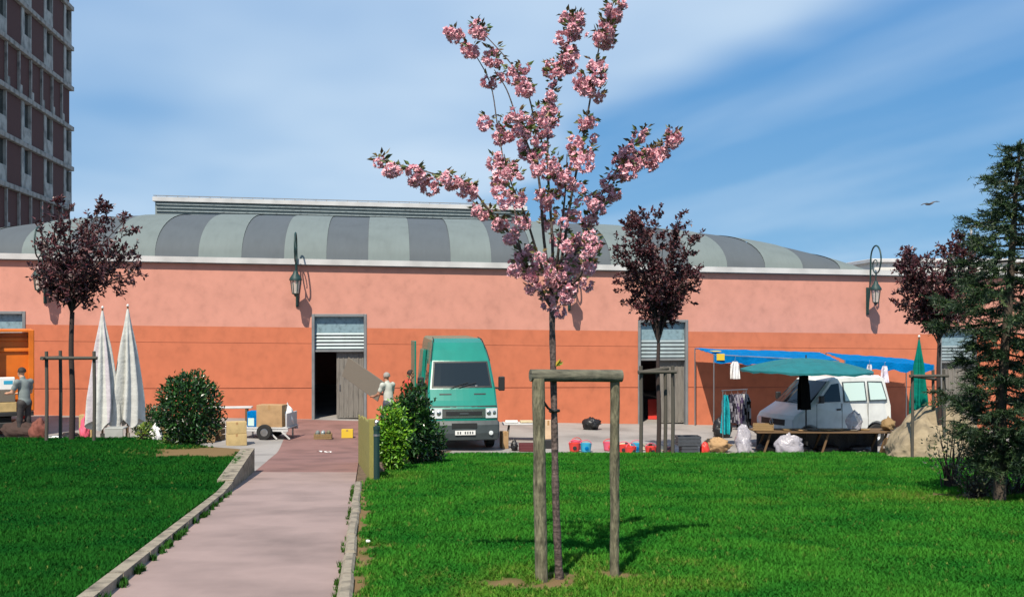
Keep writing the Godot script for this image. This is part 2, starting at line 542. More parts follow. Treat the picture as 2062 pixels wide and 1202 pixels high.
func bare_left(x: float, d: float) -> float:
	var n := patches.get_noise_2d(x * 1.6, d * 1.6)
	var b := 1.0 - Vector2((x + 5.1) / 1.5, (d - 17.5) / 1.1).length()
	return clampf(b * 2.2 + n * 0.8 - 0.1, 0.0, 1.0)

func ground() -> void:
	# the plaza: one sheet out to the horizon, falling gently to the right
	var mb := MB.new()
	var xs := [-700.0, -24.0, -10.0, 0.0, 10.0, 20.0, 700.0]
	var ds := [-300.0, 0.0, 20.0, 40.0, 850.0]
	for i in xs.size() - 1:
		for j in ds.size() - 1:
			mb.quad(Vector3(xs[i], plaza_y(xs[i]), -ds[j]), Vector3(xs[i], plaza_y(xs[i]), -ds[j + 1]), Vector3(xs[i + 1], plaza_y(xs[i + 1]), -ds[j + 1]), Vector3(xs[i + 1], plaza_y(xs[i + 1]), -ds[j]))
	structure("plaza", mb, M.plaza)
	# the path down the slope: pale asphalt, then a darker red length across the plaza to the door
	for seg in [["path", -8.0, 17.6, "path_pale"], ["path", 17.6, 32.0, "path_red"]]:
		mb = MB.new()
		var d0: float = seg[1]
		var d1: float = seg[2]
		mb.grid(8, 60, func(u, v):
			var d := lerpf(d0, d1, v)
			var x := lerpf(path_l(d), path_r(d), u)
			return Vector3(x, path_y(x, d) + 0.004 * bumps.get_noise_2d(x * 6.0, d * 6.0), -d))
		structure(seg[0], mb, M[seg[3]])
	# grey paving beside the red length, on the side away from the planting bed
	mb = MB.new()
	mb.grid(8, 24, func(u, v):
		var d := lerpf(17.7, 28.0, v)
		var x: float = path_l(d) - 2.6 * (1.0 - u)
		return Vector3(x, lerpf(plaza_y(x) - 0.05, path_y(x, d) - 0.006, smoothstep(0.0, 0.5, u)), -d))
	structure("pavement", mb, M.plaza)
	# planting bed between path and lawn
	mb = MB.new()
	mb.grid(6, 30, func(u, v):
		var d := lerpf(14.9, 25.0, v)
		var x := lerpf(path_r(d) + 0.01, lawn_right_x(d) + 0.06, u)
		return Vector3(x, maxf(slope_y(d), plaza_y(x)) - 0.01 + 0.03 * bumps.get_noise_2d(x * 9.0, d * 9.0), -d))
	structure("planting_bed", mb, M.soil)
	# lawns
	var gn := noise(41, 0.7, 4)
	mb = MB.new()
	var soil := Color(0.23, 0.155, 0.08)
	var fr := func(u, v):
		var d := lerpf(-8.0, 24.9, v)
		var x0 := lawn_right_x(d)
		var x := x0 + 24.0 * pow(u, 1.3)
		var y := lawn_right_y(x, d)
		var out := smoothstep(24.3, 24.9, d)
		if u == 0.0: y -= 0.02 + 0.4 * smoothstep(14.5, 17.0, d)
		return Vector3(x, lerpf(y, plaza_y(x) - 0.03, out), -d)
	mb.grid(190, 260, fr, func(u, v):
		var p: Vector3 = fr.call(maxf(u, 0.001), v)
		var n := gn.get_noise_2d(p.x, p.z)
		return Color(0.008, 0.08, 0.008).lerp(Color(0.018, 0.115, 0.013), clampf(0.5 + n, 0, 1)).lerp(soil, bare(p.x, -p.z)), false, true)
	structure("lawn", mb, M.lawn)
	mb = MB.new()
	var fl := func(u, v):
		var d := lerpf(-8.0, 20.6, v)
		var x0 := path_l(minf(d, 17.7)) - 0.1 - 1.4 * maxf(d - 17.7, 0.0)
		var x := x0 - 24.0 * pow(u, 1.3)
		var y := lawn_left_y(d) + 0.02 * bumps.get_noise_2d(x, d)
		return Vector3(x, lerpf(y, plaza_y(x) - 0.05, smoothstep(19.5, 20.6, d)), -d)
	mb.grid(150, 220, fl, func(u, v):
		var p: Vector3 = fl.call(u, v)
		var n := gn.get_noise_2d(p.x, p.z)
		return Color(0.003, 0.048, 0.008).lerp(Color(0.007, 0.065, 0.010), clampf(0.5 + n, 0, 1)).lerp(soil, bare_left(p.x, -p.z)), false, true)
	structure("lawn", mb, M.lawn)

func grass() -> void:
	# one tuft of nine blades, strewn over each lawn in its own tint
	var tuft := MB.new()
	for k in 9:
		var a := rng.randf() * TAU
		var r := rng.randf_range(0.0, 0.022)
		var p := Vector3(cos(a) * r, -0.004, sin(a) * r)
		var lean := Vector3(rng.randf_range(-1, 1), 0, rng.randf_range(-1, 1)) * 0.55
		var hgt := rng.randf_range(0.028, 0.055)
		var side := Vector3(cos(a * 3.0), 0, sin(a * 3.0)) * 0.0032
		var mid := p + Vector3(0, hgt * 0.6, 0) + lean * hgt * 0.35
		var tip := p + Vector3(0, hgt, 0) + lean * hgt
		tuft.col = Color(1, 1, 1) * rng.randf_range(0.85, 1.1)
		tuft.quad(p - side, p + side, mid + side * 0.8, mid - side * 0.8)
		tuft.tri(mid - side * 0.8, mid + side * 0.8, tip)
	var tm := tuft.mesh()
	var gn := noise(42, 0.8, 4)
	for lawn in 2:
		var xf := []
		var cc := []
		var tries := 0
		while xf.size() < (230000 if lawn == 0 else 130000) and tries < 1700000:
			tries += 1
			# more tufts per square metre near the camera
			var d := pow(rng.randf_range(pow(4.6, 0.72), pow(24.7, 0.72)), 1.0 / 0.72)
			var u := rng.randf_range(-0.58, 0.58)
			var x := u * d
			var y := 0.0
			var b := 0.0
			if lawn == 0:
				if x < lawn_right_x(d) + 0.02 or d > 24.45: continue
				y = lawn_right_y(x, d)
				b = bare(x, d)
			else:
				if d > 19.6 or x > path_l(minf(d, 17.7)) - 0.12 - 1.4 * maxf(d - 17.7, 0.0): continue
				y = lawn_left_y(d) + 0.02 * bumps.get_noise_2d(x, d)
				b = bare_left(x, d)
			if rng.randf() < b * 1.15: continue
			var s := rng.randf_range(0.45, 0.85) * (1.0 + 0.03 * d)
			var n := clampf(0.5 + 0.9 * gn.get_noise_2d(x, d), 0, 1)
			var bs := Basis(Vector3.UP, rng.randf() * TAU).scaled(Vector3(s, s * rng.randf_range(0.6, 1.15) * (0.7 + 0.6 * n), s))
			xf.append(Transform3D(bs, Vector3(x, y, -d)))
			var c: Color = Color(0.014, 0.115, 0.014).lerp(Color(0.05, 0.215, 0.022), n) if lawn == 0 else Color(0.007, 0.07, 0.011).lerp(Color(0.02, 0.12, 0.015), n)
			var dry := 0.0
			if lawn == 0:
				dry = smoothstep(0.1, 0.75, 1.0 - Vector2(x - 0.4, (d - 6.75) * 1.1).length() / 1.5 + 0.6 * gn.get_noise_2d(x * 2.0, d * 2.0))
				dry = maxf(dry, smoothstep(0.0, 0.8, 1.0 - Vector2((x - 5.2) / 1.9, (d - 12.7) / 1.2).length() + 0.4 * gn.get_noise_2d(x * 2.0, d * 2.0)))
				dry = maxf(dry, 0.8 * smoothstep(0.0, 0.8, 1.0 - Vector2((x + 1.9) / 0.9, (d - 16.0) / 1.6).length()))
				dry = maxf(dry, 0.6 * smoothstep(0.25, 0.6, gn.get_noise_2d(x * 0.7 + 40.0, d * 0.7)))
			c = c.lerp(Color(0.10, 0.20, 0.022), dry * rng.randf_range(0.35, 0.85))
			if rng.randf() < 0.012 + 0.12 * dry + 0.4 * b: c = c.lerp(Color(0.22, 0.24, 0.06), rng.randf_range(0.2, 0.8))
			cc.append(c * rng.randf_range(0.82, 1.15))
		if lawn == 1: # weeds rooted in the joint between kerb and path
			for q in 26:
				var dw := rng.randf_range(6.2, 13.5)
				for k in rng.randi_range(3, 9):
					var xw := path_l(dw) + rng.randf_range(0.005, 0.05)
					var dk := dw + rng.randf_range(-0.06, 0.06)
					xf.append(Transform3D(Basis(Vector3.UP, rng.randf() * TAU).scaled(Vector3.ONE * rng.randf_range(0.8, 1.6)), Vector3(xw, path_y(xw, dk), -dk)))
					cc.append(Color(0.02, 0.07, 0.012) * rng.randf_range(0.7, 1.6))
		else: # and along the edging
			for q in 40:
				var dw := rng.randf_range(5.5, 14.5)
				for k in rng.randi_range(2, 6):
					var xw := path_r(dw) + rng.randf_range(-0.03, 0.02)
					var dk := dw + rng.randf_range(-0.05, 0.05)
					xf.append(Transform3D(Basis(Vector3.UP, rng.randf() * TAU).scaled(Vector3.ONE * rng.randf_range(0.6, 1.2)), Vector3(xw, path_y(xw, dk), -dk)))
					cc.append(Color(0.04, 0.10, 0.016) * rng.randf_range(0.7, 1.5))
		var mm := MultiMesh.new()
		mm.transform_format = MultiMesh.TRANSFORM_3D
		mm.use_colors = true
		mm.mesh = tm
		mm.instance_count = xf.size()
		for i in xf.size():
			mm.set_instance_transform(i, xf[i])
			mm.set_instance_color(i, cc[i])
		var o := MultiMeshInstance3D.new()
		o.name = numbered("grass")
		o.multimesh = mm
		o.material_override = M.grass
		add_child(o)
		o.set_meta("kind", "stuff")
		tag(o, ["bright green mown grass around the staked cherry tree", "dark green mown grass beside the raised concrete kerb"][lawn], "grass")

func kerbs() -> void:
	# low edging stones along the lawn with the cherry tree
	var k := thing("edging", "low worn concrete edging between pink path and bright lawn", "kerb", Vector3(path_r(8.0), slope_y(8.0), -8.0))
	var d := 2.0
	while d < 14.9:
		var e := minf(d + 1.0, 14.9)
		var mb := MB.new()
		var a := Vector3(path_r(d + 0.012) + 0.05 + rng.randfn() * 0.006, slope_y(d) - 0.05 + rng.randf_range(0.0, 0.02), -d - 0.012)
		var b := Vector3(path_r(e - 0.012) + 0.05, slope_y(e) - 0.05 + rng.randf_range(0.0, 0.02), -e + 0.012)
		mb.bar(a - k.position, b - k.position, 0.2, 0.085 + rng.randf_range(0.0, 0.015), 0.02)
		part(k, "edging_stone", mb, M.concrete)
		d = e
	# raised kerb along the other lawn, growing into a low wall at its far end
	k = thing("raised_kerb", "raised concrete kerb ending in a low wedge wall by the dark lawn", "kerb", Vector3(path_l(8.0), slope_y(8.0), -8.0))
	d = 2.0
	while d < 14.2:
		var e := minf(d + 1.0, 14.2)
		var mb := MB.new()
		var q := []
		for yy in 2:
			for c in [[d + 0.012, 0.0], [d + 0.012, -0.10], [e - 0.012, -0.10], [e - 0.012, 0.0]]:
				q.append(Vector3(path_l(c[0]) + c[1], lawn_left_y(c[0]) + 0.025 if yy else slope_y(c[0]) - 0.2, -c[0]) - k.position)
		mb.hexa(q)
		part(k, "kerb_stone", mb, M.concrete)
		d = e
	var wm := MB.new()
	for s in 6:
		var q := []
		var da := lerpf(14.2, 17.72, s / 6.0)
		var db := lerpf(14.2, 17.72, (s + 1) / 6.0)
		for yy in 2:
			for c in [[da, 0.0], [da, -0.22], [db, -0.22], [db, 0.0]]:
				q.append(Vector3(path_l(c[0]) + c[1], lawn_left_y(c[0]) + 0.04 if yy else slope_y(c[0]) - 0.25, -c[0]) - k.position)
		wm.hexa(q)
	part(k, "wall_end", wm, M.concrete)

# ---------------------------------------------------------------- the market hall
const TURN := 0.1233
func hall_s(p: float) -> float: # photograph column -> metres along the front wall from its middle
	var u := (p - 1031.0) / FOCAL
	return u * 33.0 / (1.0 - 0.124 * u) / cos(TURN)
func tone_y(s: float) -> float: return 2.925 - 0.012 * s
func eave_y(s: float) -> float: return 4.83 - 0.0125 * s
func base_y(s: float) -> float: return plaza_y(s * cos(TURN))

func slab(mb: MB, s0: float, s1: float, lo: Callable, hi: Callable, z0: float, z1: float) -> void:
	mb.hexa([Vector3(s0, lo.call(s0), z1), Vector3(s1, lo.call(s1), z1), Vector3(s1, lo.call(s1), z0), Vector3(s0, lo.call(s0), z0),
		Vector3(s0, hi.call(s0), z1), Vector3(s1, hi.call(s1), z1), Vector3(s1, hi.call(s1), z0), Vector3(s0, hi.call(s0), z0)])

func market_hall() -> void:
	var h := thing("market_hall", "long salmon and orange market hall with striped vaulted grey roof", "building", Vector3(0, 0, -33.0), TURN)
	var s_a := -21.0
	var s_b := 19.0
	# openings: left, right, top, underside of the shutter
	var ops := [[hall_s(-58), hall_s(50), 3.50, 2.35], [hall_s(627), hall_s(738), 3.42, 2.30], [hall_s(1285), hall_s(1386), 3.24, 1.98], [hall_s(1892), hall_s(1968), 2.95, 1.85]]
	var under := func(s): return base_y(s) - 0.5
	var g0 := func(s): return 1.07 - 0.006 * s
	var g1 := func(s): return 1.10 - 0.006 * s
	var j0 := func(s): return 2.42 - 0.012 * s
	var j1 := func(s): return 2.435 - 0.012 * s
	var lower := MB.new()
	var upper := MB.new()
	var back := MB.new()
	var at_s := s_a
	for k in ops.size() + 1:
		var e: float = ops[k][0] if k < ops.size() else s_b
		slab(lower, at_s, e, under, g0, -0.3, 0.0)
		slab(lower, at_s, e, g1, j0, -0.3, 0.0)
		slab(lower, at_s, e, j1, tone_y, -0.3, 0.0)
		slab(back, at_s, e, g0, g1, -0.3, -0.015)
		slab(back, at_s, e, j0, j1, -0.3, -0.008)
		slab(upper, at_s, e, tone_y, eave_y, -0.3, 0.0)
		if k < ops.size():
			var top: float = ops[k][2]
			slab(upper, ops[k][0], ops[k][1], func(_s): return top, eave_y, -0.3, 0.0)
			at_s = ops[k][1]
	part(h, "lower_wall", lower, M.plaster_orange)
	part(h, "upper_wall", upper, M.plaster_pink)
	part(h, "wall_joint", back, M.groove)
	# the other walls and a floor close the hall
	var shell := MB.new()
	slab(shell, s_a, s_b, under, eave_y, -16.3, -16.0)
	slab(shell, s_a, s_a + 0.3, under, eave_y, -16.0, -0.3)
	slab(shell, s_b - 0.3, s_b, under, eave_y, -16.0, -0.3)
	part(h, "outer_wall", shell, M.plaster_pink)
	var fl := MB.new()
	slab(fl, s_a + 0.3, s_b - 0.3, under, func(s): return base_y(s) + 0.02, -16.0, -0.3)
	part(h, "floor", fl, M.plaza)
	# eave: white gutter over a dark shadow gap
	var gut := MB.new()
	slab(gut, s_a, s_b, func(s): return eave_y(s) + 0.03, func(s): return eave_y(s) + 0.20, -0.3, 0.16)
	part(h, "gutter", gut, M.white_trim)
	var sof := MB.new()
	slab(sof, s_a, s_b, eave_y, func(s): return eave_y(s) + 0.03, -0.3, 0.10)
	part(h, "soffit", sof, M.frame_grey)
	# vaulted roof of alternating felt strips
	var rise := func(s: float) -> float:
		var q := absf(s + 4.0) / (15.9 if s > -4.0 else 14.2)
		return 1.98 * sqrt(maxf(0.0, 1.0 - q * q * q * q)) if q < 1.0 else 0.0
	for k in range(-12, 19):
		var s0 := maxf(-5.8 + 1.285 * k, s_a)
		var s1 := minf(-5.8 + 1.285 * (k + 1), s_b)
		if s1 <= s0: continue
		var lift := 0.0 if k % 2 == 0 else 0.025
		var mb := MB.new()
		mb.grid(4, 28, func(u, v):
			var s := lerpf(s0, s1, u)
			var a: float = v * PI
			return Vector3(s, eave_y(s) + 0.16 + lift + (rise.call(s) + 0.02) * sin(a), 0.02 - 8.15 * (1.0 - cos(a))))
		part(h, "roof_strip", mb, M.roof_dark if k % 2 == 0 else M.roof_light)
	# roof monitor along the ridge
	var ma := -12.65
	var mz := 1.53
	var mon := MB.new()
	slab(mon, ma, mz, func(s): return eave_y(s) + 1.6, func(s): return eave_y(s) + 2.74, -10.0, -8.2)
	var mo := part(h, "roof_monitor", mon, M.louvre)
	for k in 3:
		var lv := MB.new()
		slab(lv, ma + 0.05, mz - 0.05, func(s): return eave_y(s) + 2.36 + 0.13 * k, func(s): return eave_y(s) + 2.39 + 0.13 * k, -8.2, -8.14)
		part(mo, "louvre", lv, M.zinc)
	var cap := MB.new()
	slab(cap, ma - 0.08, mz + 0.08, func(s): return eave_y(s) + 2.74, func(s): return eave_y(s) + 2.90, -10.1, -8.08)
	part(mo, "cap", cap, M.white_trim)
	var rail := MB.new()
	slab(rail, ma - 0.08, mz + 0.08, func(s): return eave_y(s) + 2.95, func(s): return eave_y(s) + 2.98, -8.3, -8.26)
	var s := ma
	while s < mz:
		slab(rail, s, s + 0.03, func(q): return eave_y(q) + 2.90, func(q): return eave_y(q) + 2.95, -8.3, -8.26)
		s += 0.4
	part(mo, "rail", rail, M.frame_grey)
	# doorways: frame, roller shutter above, door leaf below
	for k in ops.size():
		var o: Array = ops[k]
		var a: float = o[0]
		var b: float = o[1]
		var top: float = o[2]
		var mid: float = o[3]
		var base := base_y((a + b) / 2.0)
		var fm := MB.new()
		for x in [a + 0.045, b - 0.045]:
			fm.box(Vector3(x, (base - 0.1 + top) / 2.0, -0.10), Vector3(0.09, top - base + 0.1, 0.26), Basis(), 0.01)
		fm.box(Vector3((a + b) / 2.0, top - 0.045, -0.10), Vector3(b - a - 0.18, 0.09, 0.26), Basis(), 0.01)
		fm.box(Vector3((a + b) / 2.0, mid - 0.03, -0.13), Vector3(b - a - 0.18, 0.06, 0.2), Basis(), 0.01)
		var door := part(h, "door", fm, M.frame_grey)
		var wd := b - a - 0.18
		var cx := (a + b) / 2.0
		var pan := MB.new()
		var split := lerpf(mid, top - 0.09, 0.52)
		pan.box(Vector3(cx, (split + top - 0.09) / 2.0, -0.16), Vector3(wd, top - 0.09 - split, 0.05))
		part(door, "shutter_box", pan, M.shutter_blue)
		var n := 5
		for q in n:
			var y0 := lerpf(mid, split, float(q) / n)
			var y1 := lerpf(mid, split, float(q + 1) / n)
			var sl := MB.new()
			sl.prism(PackedVector2Array([Vector2(-0.16, y0 + 0.006), Vector2(-0.115, y0 + 0.02), Vector2(-0.10, y0 + (y1 - y0) * 0.5), Vector2(-0.125, y1 - 0.008), Vector2(-0.16, y1 - 0.004)]), a + 0.09, b - 0.09, Transform3D(Basis(Vector3(0, 0, 1), Vector3(0, 1, 0), Vector3(1, 0, 0)), Vector3.ZERO))
			part(door, "slat", sl, M.shutter)
		# one leaf stands shut, the other is open on the dark hall
		var lx0 := lerpf(a + 0.09, b - 0.09, 0.44 if k == 1 else 0.40)
		if k == 0 or k == 3: lx0 = a + 0.09
		var lf := MB.new()
		lf.box(Vector3((lx0 + b - 0.09) / 2.0, (base + 0.03 + mid - 0.06) / 2.0, -0.2), Vector3(b - 0.09 - lx0, mid - 0.09 - base, 0.04))
		var rx := lx0 + 0.06
		while rx < b - 0.12:
			lf.box(Vector3(rx, (base + 0.05 + mid - 0.08) / 2.0, -0.172), Vector3(0.035, mid - base - 0.2, 0.016), Basis(), 0.005)
			rx += 0.15
		var leafp := part(door, "door_leaf", lf, M.door_grey)
		var hd := MB.new()
		hd.box(Vector3(lx0 + 0.1, base + 1.0, -0.155), Vector3(0.03, 0.2, 0.03), Basis(), 0.008)
		part(leafp, "handle", hd, M.steel)
	# wall lanterns on crook brackets
	var places := [hall_s(90), hall_s(598), hall_s(1146), hall_s(1747)]
	var where := ["behind the shorter plum tree by the orange truck", "between the doorway and the closed parasols", "behind the blossoming cherry tree", "above the blue market awning"]
	var first: Node3D = null
	for k in 4:
		var q: float = places[k]
		var w := Vector3(0, 0, -33.0) + Basis(Vector3.UP, TURN) * Vector3(q, eave_y(q) - 1.28, 0.0)
		var l: Node3D = wall_lantern() if k == 0 else first.duplicate()
		if k == 0: first = l
		else:
			l.name = numbered("wall_lantern")
			add_child(l)
		l.position = w
		l.rotation.y = TURN
		tag(l, "dark green wall lantern on crook bracket " + where[k], "wall lantern", "lanterns along the market hall wall")

func wall_lantern() -> Node3D:
	var l := thing("wall_lantern", "", "wall lantern")
	var mb := MB.new()
	mb.box(Vector3(0, 0.45, 0.03), Vector3(0.09, 0.9, 0.05), Basis(), 0.012)
	part(l, "wall_plate", mb, M.iron_green)
	mb = MB.new()
	var pts := []
	var rs := []
	for p in [Vector3(0, 0.05, 0.07), Vector3(0, 0.6, 0.13), Vector3(0, 1.1, 0.24), Vector3(0, 1.75, 0.26)]:
		pts.append(p); rs.append(0.028)
	for k in range(1, 15):
		var a := PI - PI * 1.08 * k / 14.0
		pts.append(Vector3(0, 1.78 + 0.46 * sin(a), 0.26 + 0.36 * (1.0 + cos(a)))); rs.append(0.026)
	# the curl inside the crook
	for k in range(1, 18):
		var t := k / 17.0
		var a := -0.25 - t * TAU * 1.05
		var r := lerpf(0.34, 0.08, t)
		pts.append(Vector3(0, 1.62 + r * 0.95 * sin(a), 0.62 + r * cos(a) * 0.95)); rs.append(lerpf(0.024, 0.014, t))
	mb.tube(pts, rs, 8)
	part(l, "crook", mb, M.iron_green)
	mb = MB.new()
	mb.tube([Vector3(0, 1.33, 0.62), Vector3(0, 1.05, 0.62)], [0.022, 0.022], 8)
	part(l, "hanger", mb, M.iron_green)
	mb = MB.new()
	var c := Transform3D(Basis(), Vector3(0, 0, 0.62))
	mb.lathe([Vector2(0.03, 1.10), Vector2(0.07, 1.06), Vector2(0.09, 1.0), Vector2(0.185, 0.86), Vector2(0.195, 0.80), Vector2(0.17, 0.79), Vector2(0.0, 0.79)], 8, c)
	part(l, "hood", mb, M.iron_green)
	mb = MB.new()
	mb.lathe([Vector2(0.15, 0.785), Vector2(0.095, 0.40)], 6, c)
	part(l, "lamp_pane", mb, M.lamp_glass)
	mb = MB.new()
	for k in 6:
		var a := TAU * k / 6.0
		var d := Vector3(cos(a), 0, sin(a))
		mb.tube([c.origin + d * 0.155 + Vector3(0, 0.79, 0), c.origin + d * 0.10 + Vector3(0, 0.39, 0)], [0.011, 0.011], 5)
	mb.lathe([Vector2(0.0, 0.30), Vector2(0.03, 0.31), Vector2(0.06, 0.37), Vector2(0.105, 0.39), Vector2(0.105, 0.41), Vector2(0.0, 0.41)], 8, c)
	part(l, "cage", mb, M.iron_green)
	return l

# ---------------------------------------------------------------- the tower block and what stands far off
func tower_block() -> void:
	var p0 := Vector3(-27.7, 0.0, -51.0)
	var p1 := Vector3(-30.8, 0.0, -73.0)
	var along := (p1 - p0).normalized()
	var ln := (p1 - p0).length()
	var turn := atan2(-along.z, along.x)
	# local x runs along the seen face, local z looks out of it
	var t := thing("tower_block", "tall brick and concrete tower block rising behind the hall roof", "building", p0, turn)
	var top := 8.1 + 2.8 * 11
	var b := MB.new()
	b.box(Vector3(ln / 2.0, top / 2.0, -6.2), Vector3(ln, top, 11.9))
	part(t, "core_wall", b, M.tower_wall)
	var zz := 0.0
	var slabm := MB.new()
	slabm.box(Vector3(ln / 2.0 - 0.1, 0, -0.1), Vector3(ln + 0.24, 0.3, 0.4), Basis(), 0.02)
	var sm := slabm.mesh()
	# bays measured along the face
	var bays := []
	var x := 0.0
	while x < ln - 0.3:
		bays.append([x, minf(x + 2.55, ln), 0]); x += 2.55
		if x < ln - 0.5: bays.append([x, minf(x + 1.9, ln), 1]); x += 1.9
	for f in 11:
		var y := 8.1 + 2.8 * f
		var so := part(t, "floor_slab", sm, M.tower_concrete)
		so.position.y = y
		if f % 3 == 0 or f == 0:
			# storey of narrow brick panels between thin posts
			var q := 0.0
			while q < ln - 0.4:
				var w := minf(2.2, ln - q)
				var pm := MB.new()
				pm.box(Vector3(q + w / 2.0, y + 1.4, -0.2), Vector3(w - 0.18, 2.44, 0.12))
				part(t, "brick_panel", pm, M.brick_panel)
				pm = MB.new()
				pm.box(Vector3(q, y + 1.4, -0.12), Vector3(0.16, 2.46, 0.24), Basis(), 0.01)
				part(t, "post", pm, M.tower_concrete)
				pm = MB.new()
				pm.box(Vector3(q + 0.28, y + 0.45, -0.10), Vector3(0.36, 0.5, 0.2), Basis(), 0.02)
				part(t, "planter_box", pm, M.tower_pale)
				q += 2.2
			continue
		for bay in bays:
			var w: float = bay[1] - bay[0]
			var cx: float = (bay[0] + bay[1]) / 2.0
			if w < 0.3: continue
			var pm := MB.new()
			if bay[2] == 0:
				pm.box(Vector3(cx, y + 1.4, -0.18), Vector3(w - 0.04, 2.44, 0.16))
				part(t, "brick_panel", pm, M.brick_panel)
			else:
				pm.box(Vector3(cx, y + 0.65, -0.16), Vector3(w - 0.04, 0.94, 0.2))
				for e in [cx - w / 2.0 + 0.28, cx + w / 2.0 - 0.08]:
					pm.box(Vector3(e, y + 1.87, -0.16), Vector3(0.5 if e < cx else 0.1, 1.5, 0.2))
				var wf := part(t, "window", pm, M.tower_pale)
				pm = MB.new()
				pm.box(Vector3(cx + 0.1, y + 1.87, -0.26), Vector3(w - 0.3, 1.48, 0.03))
				part(wf, "pane", pm, M.tower_glass)
	var rf := MB.new()
	rf.box(Vector3(ln / 2.0, top + 0.15, -6.0), Vector3(ln + 0.4, 0.3, 12.6))
	part(t, "roof", rf, M.tower_concrete)

func far_buildings() -> void:
	# pale flat-roofed building behind the right end of the hall
	var d := 55.0
	var a := at(1762, 527, d)
	var t := thing("flat_roofed_building", "pale flat roofed building behind the right end of the hall", "building", Vector3(a.x, -0.6, -d))
	var hgt := a.y + 0.6
	var mb := MB.new()
	mb.box(Vector3(9.0, hgt / 2.0, -4.0), Vector3(18.0, hgt, 8.0))
	part(t, "wall", mb, M.far_white)
	mb = MB.new()
	mb.box(Vector3(9.0, hgt + 0.06, -4.0), Vector3(18.4, 0.2, 8.4), Basis(), 0.02)
	part(t, "roof", mb, M.white_trim)
	for k in 5:
		mb = MB.new()
		mb.box(Vector3(2.0 + 3.4 * k, hgt - 1.6, 0.02), Vector3(1.6, 1.2, 0.08), Basis(), 0.01)
		var w := part(t, "window", mb, M.white_trim)
		mb = MB.new()
		mb.box(Vector3(2.0 + 3.4 * k, hgt - 1.6, 0.07), Vector3(1.4, 1.0, 0.03))
		part(w, "pane", mb, M.tower_glass)
	# thin mast
	d = 44.0
	t = thing("lamp_mast", "thin pale lamp mast standing beyond the dark conifer", "lamp post", Vector3(px(1957, d), plaza_y(20.0), -d))
	mb = MB.new()
	mb.tube([Vector3.ZERO, Vector3(0, py(455, d) + 0.5, 0)], [0.09, 0.05], 8)
	part(t, "mast", mb, M.white_trim)
	mb = MB.new()
	mb.box(Vector3(0.25, py(455, d) + 0.52, 0), Vector3(0.7, 0.09, 0.22), Basis(), 0.03)
	part(t, "lamp_head", mb, M.frame_grey)
	# a gull on the wing
	d = 60.0
	mb = MB.new()
	var outline := [Vector3(-0.66, -0.10, 0.05), Vector3(-0.32, 0.03, 0.0), Vector3(0.0, 0.0, 0.0), Vector3(0.34, 0.16, 0.0), Vector3(0.68, 0.15, 0.06)]
	for k in 4:
		var w0: float = [0.02, 0.15, 0.19, 0.15, 0.02][k]
		var w1: float = [0.02, 0.15, 0.19, 0.15, 0.02][k + 1]
		var p: Vector3 = outline[k]
		var q: Vector3 = outline[k + 1]
		for e in [0.012, -0.012]:
			mb.quad(p + Vector3(0, e, -w0), q + Vector3(0, e, -w1), q + Vector3(0, e, w1), p + Vector3(0, e, w0))
	mb.tube([Vector3(0, 0, 0.3), Vector3(0, 0.01, 0.22), Vector3(0, -0.01, 0), Vector3(0, -0.01, -0.25), Vector3(0, 0, -0.36)], [0.01, 0.04, 0.065, 0.04, 0.01], 8)
	single("bird", mb, M.bird, "small dark bird flying with spread wings above the plum tree", "bird", at(1873, 411, d), 0.3)

# ---------------------------------------------------------------- trees and shrubs
func rdir() -> Vector3:
	return Vector3(rng.randfn(), rng.randfn(), rng.randfn()).normalized()

func smooth_line(p: Array, steps := 4) -> Array:
	var out := []
	for i in p.size() - 1:
		for k in steps:
			var t := float(k) / steps
			out.append(p[i].cubic_interpolate(p[i + 1], p[maxi(i - 1, 0)], p[mini(i + 2, p.size() - 1)], t))
	out.append(p[-1])
	return out

func blossom_mesh(seed_: int) -> ArrayMesh:
	# a hanging pompom of double flowers: each flower a rosette of cupped petals
	var r := RandomNumberGenerator.new()
	r.seed = seed_
	var mb := MB.new()
	for f in 17:
		var dir := Vector3(r.randfn(), r.randfn() * 0.85 - 0.15, r.randfn()).normalized()
		var c := dir * 0.036 * r.randf_range(0.55, 1.1) + Vector3(0, -0.02, 0)
		var x := dir.cross(Vector3(0.3, 1, 0.2)).normalized()
		var y := dir.cross(x)
		for ring in 2:
			var n := 7 if ring == 0 else 5
			for k in n:
				var a := TAU * (k + 0.5 * ring) / n + r.randf() * 0.4
				var out := x * cos(a) + y * sin(a)
				var pd := (out * (1.0 if ring == 0 else 0.65) + dir * (0.45 if ring == 0 else 0.9)).normalized()
				mb.col = Color(0.70, 0.34, 0.41).lerp(Color(0.84, 0.58, 0.63), r.randf()).lerp(Color(0.62, 0.24, 0.30), 0.5 * r.randf() * r.randf())
				mb.leaf(c, pd, dir, 0.021 * r.randf_range(0.85, 1.2), 0.017)
	return mb.mesh()

